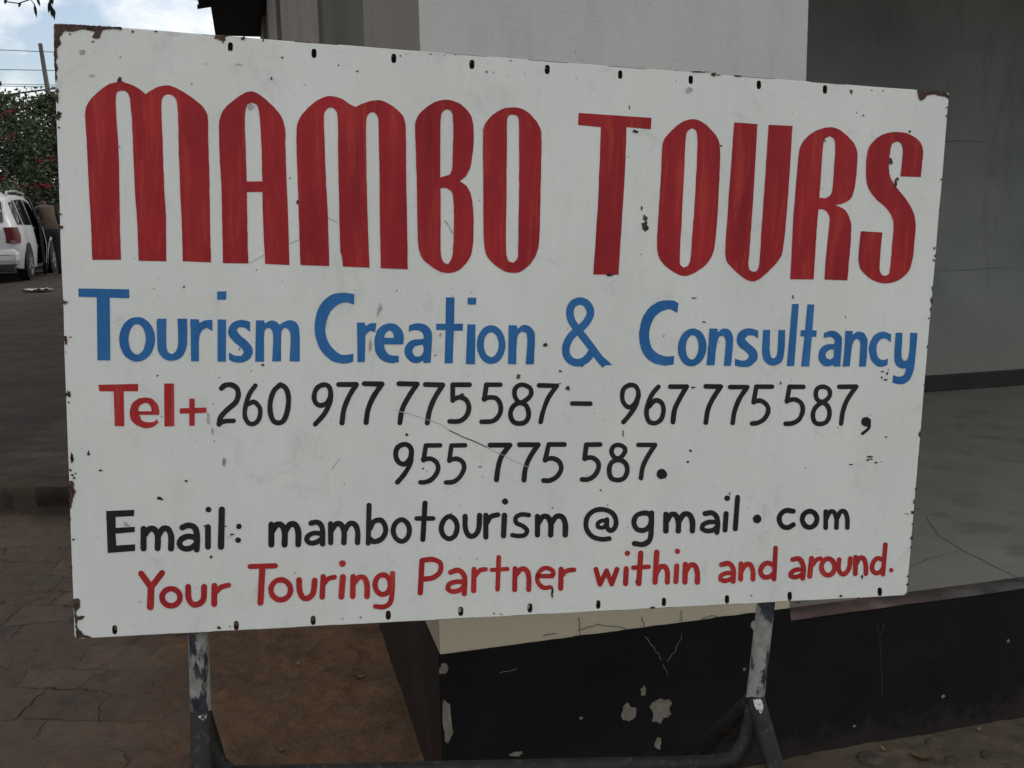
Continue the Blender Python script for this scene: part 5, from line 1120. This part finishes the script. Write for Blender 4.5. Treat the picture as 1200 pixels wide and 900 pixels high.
# head joined on the neck
bm = bmesh.new(); bm.from_mesh(pm); bpy.data.meshes.remove(pm)
hc = Vector((0, .46, 1.43)); tilt = Matrix.Rotation(math.radians(-50), 3, 'X')
h2 = bmesh.new(); bmesh.ops.create_uvsphere(h2, u_segments=24, v_segments=18, radius=1)
for v_ in h2.verts:
    c = v_.co; y_ = c.y * .098; x_ = c.x * .076; z_ = c.z * .118
    if c.z < -0.3: x_ *= 1 - .35 * (-c.z - .3); y_ *= 1 - .12 * (-c.z - .3)
    if c.y > .8 and abs(c.x) < .3: z0 = c.z; y_ += .020 * max(0, 1 - abs(z0 + .15) / .25) * (1 - abs(c.x) / .3); y_ += .006 * max(0, 1 - abs(z0 + .52) / .12)
    if c.y > .6 and .2 < abs(c.x) < .55 and 0 < c.z < .22: y_ -= .008
    if abs(c.x) > .93 and abs(c.z) < .25 and abs(c.y) < .3: x_ *= 1.16
    v_.co = PF @ (hc + tilt @ Vector((x_, y_, z_)))
hm = bpy.data.meshes.new('tmp'); h2.to_mesh(hm); h2.free(); bm.from_mesh(hm); bpy.data.meshes.remove(hm)
b = MB(); b.bm(bm, 0, None, True)
per = tag(b.build('person', [M['skin'], M['shirt'], M['trousers'], M['shoe']]), 'person in brown shirt and dark trousers bending to the open white car door', 'person')
inv = PF.inverted()
for p_ in per.data.polygons:
    c = inv @ p_.center
    if c.z < .10: p_.material_index = 3
    elif c.z < .93 and c.y < .30: p_.material_index = 2
    elif c.z < 1.40 and not (c.y > .38 and abs(c.x) > .12) and c.y < .36: p_.material_index = 1
per.location = (pp.x, pp.y, pz)
bm = bmesh.new(); bmesh.ops.create_uvsphere(bm, u_segments=24, v_segments=16, radius=1)
dele = []
for v_ in bm.verts:
    c = v_.co.copy()
    if c.z < -.25 or (c.y > .45 and c.z < .45): dele.append(v_)
    r_ = 1.09 + .05 * noise.noise(c * 6); v_.co = PF @ (hc + tilt @ Vector((c.x * .076 * r_, c.y * .098 * r_, c.z * .118 * r_)))
bmesh.ops.delete(bm, geom=dele, context='VERTS')
b = MB(); b.bm(bm, 0, None, True); b.build('hair', M['hair'], per)

# ------------------------------------------------------------------ flowering trees behind the road
def leaf_mat(name, a, b_, c):
    m, t_, P, N, L = node_mat(name)
    col = ramp(N, L, noise_node(N, L, 1.1, 4, 0.6), [(0.3, a), (0.55, b_), (0.75, c)]); L(col, P.inputs['Base Color']); P.inputs['Roughness'].default_value = 0.8; P.inputs['Specular IOR Level'].default_value = 0.08
    return m
M['leaf'] = leaf_mat('dark_foliage', (0.050, 0.066, 0.042), (0.080, 0.096, 0.058), (0.120, 0.122, 0.080))
M['leaf2'] = leaf_mat('olive_foliage', (0.040, 0.052, 0.024), (0.068, 0.080, 0.036), (0.11, 0.10, 0.05))
M['flower'] = pmat('red_bloom', (0.12, 0.013, 0.015), (0.18, 0.024, 0.024), 4, 0.9, spec=0.05)
M['bark'] = pmat('grey_brown_bark', (0.06, 0.048, 0.038), (0.11, 0.09, 0.07), 10, 0.9, stretch=(1, 1, .2), bs=0.6, bscale=30, bd=.02)
def quad_leaf(mb, p_, ln, wd, r, up=0.3):
    d_ = Vector((r.gauss(0, 1), r.gauss(0, 1), r.gauss(0, .7) + up)).normalized(); s_ = d_.orthogonal().normalized(); s_ = (Matrix.Rotation(r.uniform(0, 2 * PI), 3, d_) @ s_) * wd / 2
    mb.add([p_, p_ + d_ * ln * .5 + s_, p_ + d_ * ln, p_ + d_ * ln * .5 - s_], [(0, 1, 2, 3)])
def tree(name, label, loc, H, R_, nleaf, lm, seed, blooms=(), group='flowering trees beyond the road'):
    r = random.Random(seed); t_ = tag(empty(name, loc), label, 'tree', group)
    tr = MB(); tips = []
    tops = [Vector((r.uniform(-.2, .2), r.uniform(-.2, .2), H * .3))]
    tr.tube([(0, 0, -.1), (r.uniform(-.08, .08), r.uniform(-.08, .08), H * .15), tops[0]], [.16, .13, .10], 10)
    for i in range(9):
        a_ = i * 2.4 + r.uniform(-.3, .3); e = Vector((math.cos(a_) * R_ * r.uniform(.35, .8), math.sin(a_) * R_ * r.uniform(.35, .8), H * r.uniform(.45, .92)))
        m_ = tops[0].lerp(e, .5) + Vector((r.uniform(-.2, .2), r.uniform(-.2, .2), r.uniform(0, .3))); tr.tube([tops[0] - Vector((0, 0, .15)), m_, e], [.06, .04, .012], 7); tips += [e, m_]
    tr.build('trunk', M['bark'], t_)
    cl = []
    for i in range(230):
        u_ = r.random(); a_ = r.uniform(0, 2 * PI); zz = H * (.06 + .90 * u_); rr = R_ * (math.sin(PI * min(1, .22 + .66 * u_)) ** .7) * math.sqrt(r.random()) * r.uniform(.85, 1.1)
        cl.append((Vector((math.cos(a_) * rr, math.sin(a_) * rr, zz)), r.uniform(.22, .5)))
    for a_ in range(14):
        cl.append((Vector((r.uniform(-.6, .6) * R_, r.uniform(-.6, .6) * R_, H * r.uniform(.92, 1.0))), r.uniform(.15, .3)))
    cr_ = MB()
    for i in range(nleaf):
        c, s_ = cl[int(r.random() * len(cl))]
        p_ = c + Vector((r.gauss(0, 1), r.gauss(0, 1), r.gauss(0, .7))) * s_ * .55
        if p_.z < .05: continue
        quad_leaf(cr_, p_, r.uniform(.07, .14), r.uniform(.04, .07), r)
    cr_.build('crown', lm, t_)
    for c in blooms:
        fm = MB(); lc = Vector(c) - Vector(loc)
        for i in range(13):
            p_ = lc + Vector((r.gauss(0, .10), r.gauss(0, .06), r.gauss(0, .018))); quad_leaf(fm, p_, r.uniform(.09, .15), r.uniform(.045, .07), r, .0)
        fm.build('blossoms', M['flower'], t_)
def tz(x_, y_): return road_z(x_, y_) - .01
T1 = Vector((-11.5, 24.0, 0)); T1.z = tz(T1.x, T1.y)
bl = [tuple(at_dist(px, py, y_)) for px, py, y_ in ((10, 132, 22.3), (14, 160, 22.0), (55, 189, 22.1), (4, 208, 22.0), (54, 217, 21.9), (20, 219, 22.0), (-60, 170, 22.2), (-90, 200, 22.2), (110, 170, 22.2))]
tree('flowering_tree', 'dense dark tree dotted with red flower clusters directly behind the white car', tuple(T1), 3.95, 2.35, 42000, M['leaf'], 11, bl)
tree('flowering_tree', 'tree crown at the left frame edge beyond the car', (-15.6, 24.8, tz(-15, 25)), 3.7, 2.5, 9000, M['leaf2'], 12)
tree('flowering_tree', 'olive green tree just past the right side of the car behind the person', (-8.3, 26.5, tz(-8, 26)), 3.9, 2.4, 9000, M['leaf2'], 13)
tree('flowering_tree', 'far dark tree filling the gap behind the flowering tree', (-12.8, 28.5, tz(-12, 28)), 3.9, 2.7, 8000, M['leaf'], 14)
tree('flowering_tree', 'dark tree beyond the end of the side wall', (-4.6, 28.0, tz(-4, 28)), 3.2, 2.2, 6000, M['leaf'], 15)

# utility pole and wires
M['pole'] = pmat('weathered_pole', (0.09, 0.085, 0.08), (0.14, 0.135, 0.13), 6, 0.9, stretch=(1, 1, .15))
M['wire'] = pmat('black_wire', (0.05, 0.05, 0.055), rough=0.6)
pt, pb_ = at_dist(47, 51, 31), at_dist(57, 112, 31)
dirp = (pb_ - pt); gz = tz(pt.x, 31) - .2; base = pt + dirp * ((gz - pt.z) / dirp.z)
b = MB(); b.tube([base, base.lerp(pt, .5), pt], [.12, .085, .06], 14)
b.v = [tuple(Vector(p_) - base) for p_ in b.v]; o = b.build('utility_pole', M['pole']); o.location = base; tag(o, 'leaning grey utility pole rising above the flowering tree', 'pole')
for i, ((x0, y0_), (x1, y1), yd, th, lab) in enumerate((((0, 58.5), (62, 61), 34, .012, 'topmost thin overhead wire crossing the sky by the pole'), ((0, 81.5), (62, 82.5), 34.5, .012, 'second thin overhead wire from the top'), ((0, 98.5), (62, 99.5), 35, .010, 'upper wire of the close pair low in the sky'), ((0, 100.8), (62, 102), 35.3, .010, 'lower wire of the close pair low in the sky'), ((0, 112), (62, 104), 32, .028, 'thick slanting cable rising to the right just above the tree'))):
    a, c = at_dist(x0, y0_, yd), at_dist(x1, y1, yd); d_ = c - a
    p_ = [a + d_ * k_ + Vector((0, 0, 0.0)) for k_ in (-9, -4, -1, 0, .5, 1, 2, 4, 6)]
    b = MB(); b.tube(p_, th, 6); o = b.build('overhead_wire', M['wire']); tag(o, lab, 'wire', 'overhead wires')

# leafy twig hanging into the top left corner
M['twig_leaf'] = pmat('dark_twig_leaf', (0.018, 0.024, 0.022), (0.03, 0.04, 0.032), 12, 0.5)
tw = tag(empty('hanging_branch', at_dist(20, -30, 4.2)), 'thin dark leafy twig hanging in the sky at the top left corner', 'branch')
tl0 = tw.location.copy()
b = MB()
def tp(px, py): return at_dist(px, py, 4.2) - tl0
stem = [tp(-60, -40), tp(-10, -12), tp(8, 2), tp(22, 4), tp(36, -1), tp(60, -14), tp(110, -60)]
b.tube(stem, .0025, 7); b.tube([tp(60, -14), tp(58, 0), tp(60, 8)], .0018, 6); b.tube([tp(36, -1), tp(40, 5)], .0018, 6); b.build('twig', M['bark'], tw)
lb = MB()
for (ax, ay_, bx, by_, wd) in ((40, 3, 43, 21, 3.2), (24, 2, 22, 9, 3), (7, -2, 6, 5, 3.5), (43, -4, 47, 8, 3), (59, -2, 57, 16, 4), (60, 4, 61, 21, 3.5), (61, 8, 65, 18, 3.2), (62, 9, 64, 24, 3), (58, -8, 62, 6, 5), (-20, -16, -18, 6, 4), (80, -30, 84, -12, 4), (48, -12, 42, -2, 4)):
    A_, B_ = tp(ax, ay_), tp(bx, by_); d_ = B_ - A_; s_ = Vector((1, .35, 0)).normalized() * wd / F_PX * 4.2
    c1, c2 = A_ + d_ * .4, A_ + d_ * .7; k_ = Vector((0, .004, 0))
    lb.add([A_, c1 + s_ * .5, c2 + s_ * .4, B_, c2 - s_ * .4, c1 - s_ * .5, c1 + k_, c2 + k_], [(0, 1, 6), (1, 2, 7, 6), (2, 3, 7), (3, 4, 7), (4, 5, 6, 7), (5, 0, 6)], 0)
lb.build('leaves', M['twig_leaf'], tw)
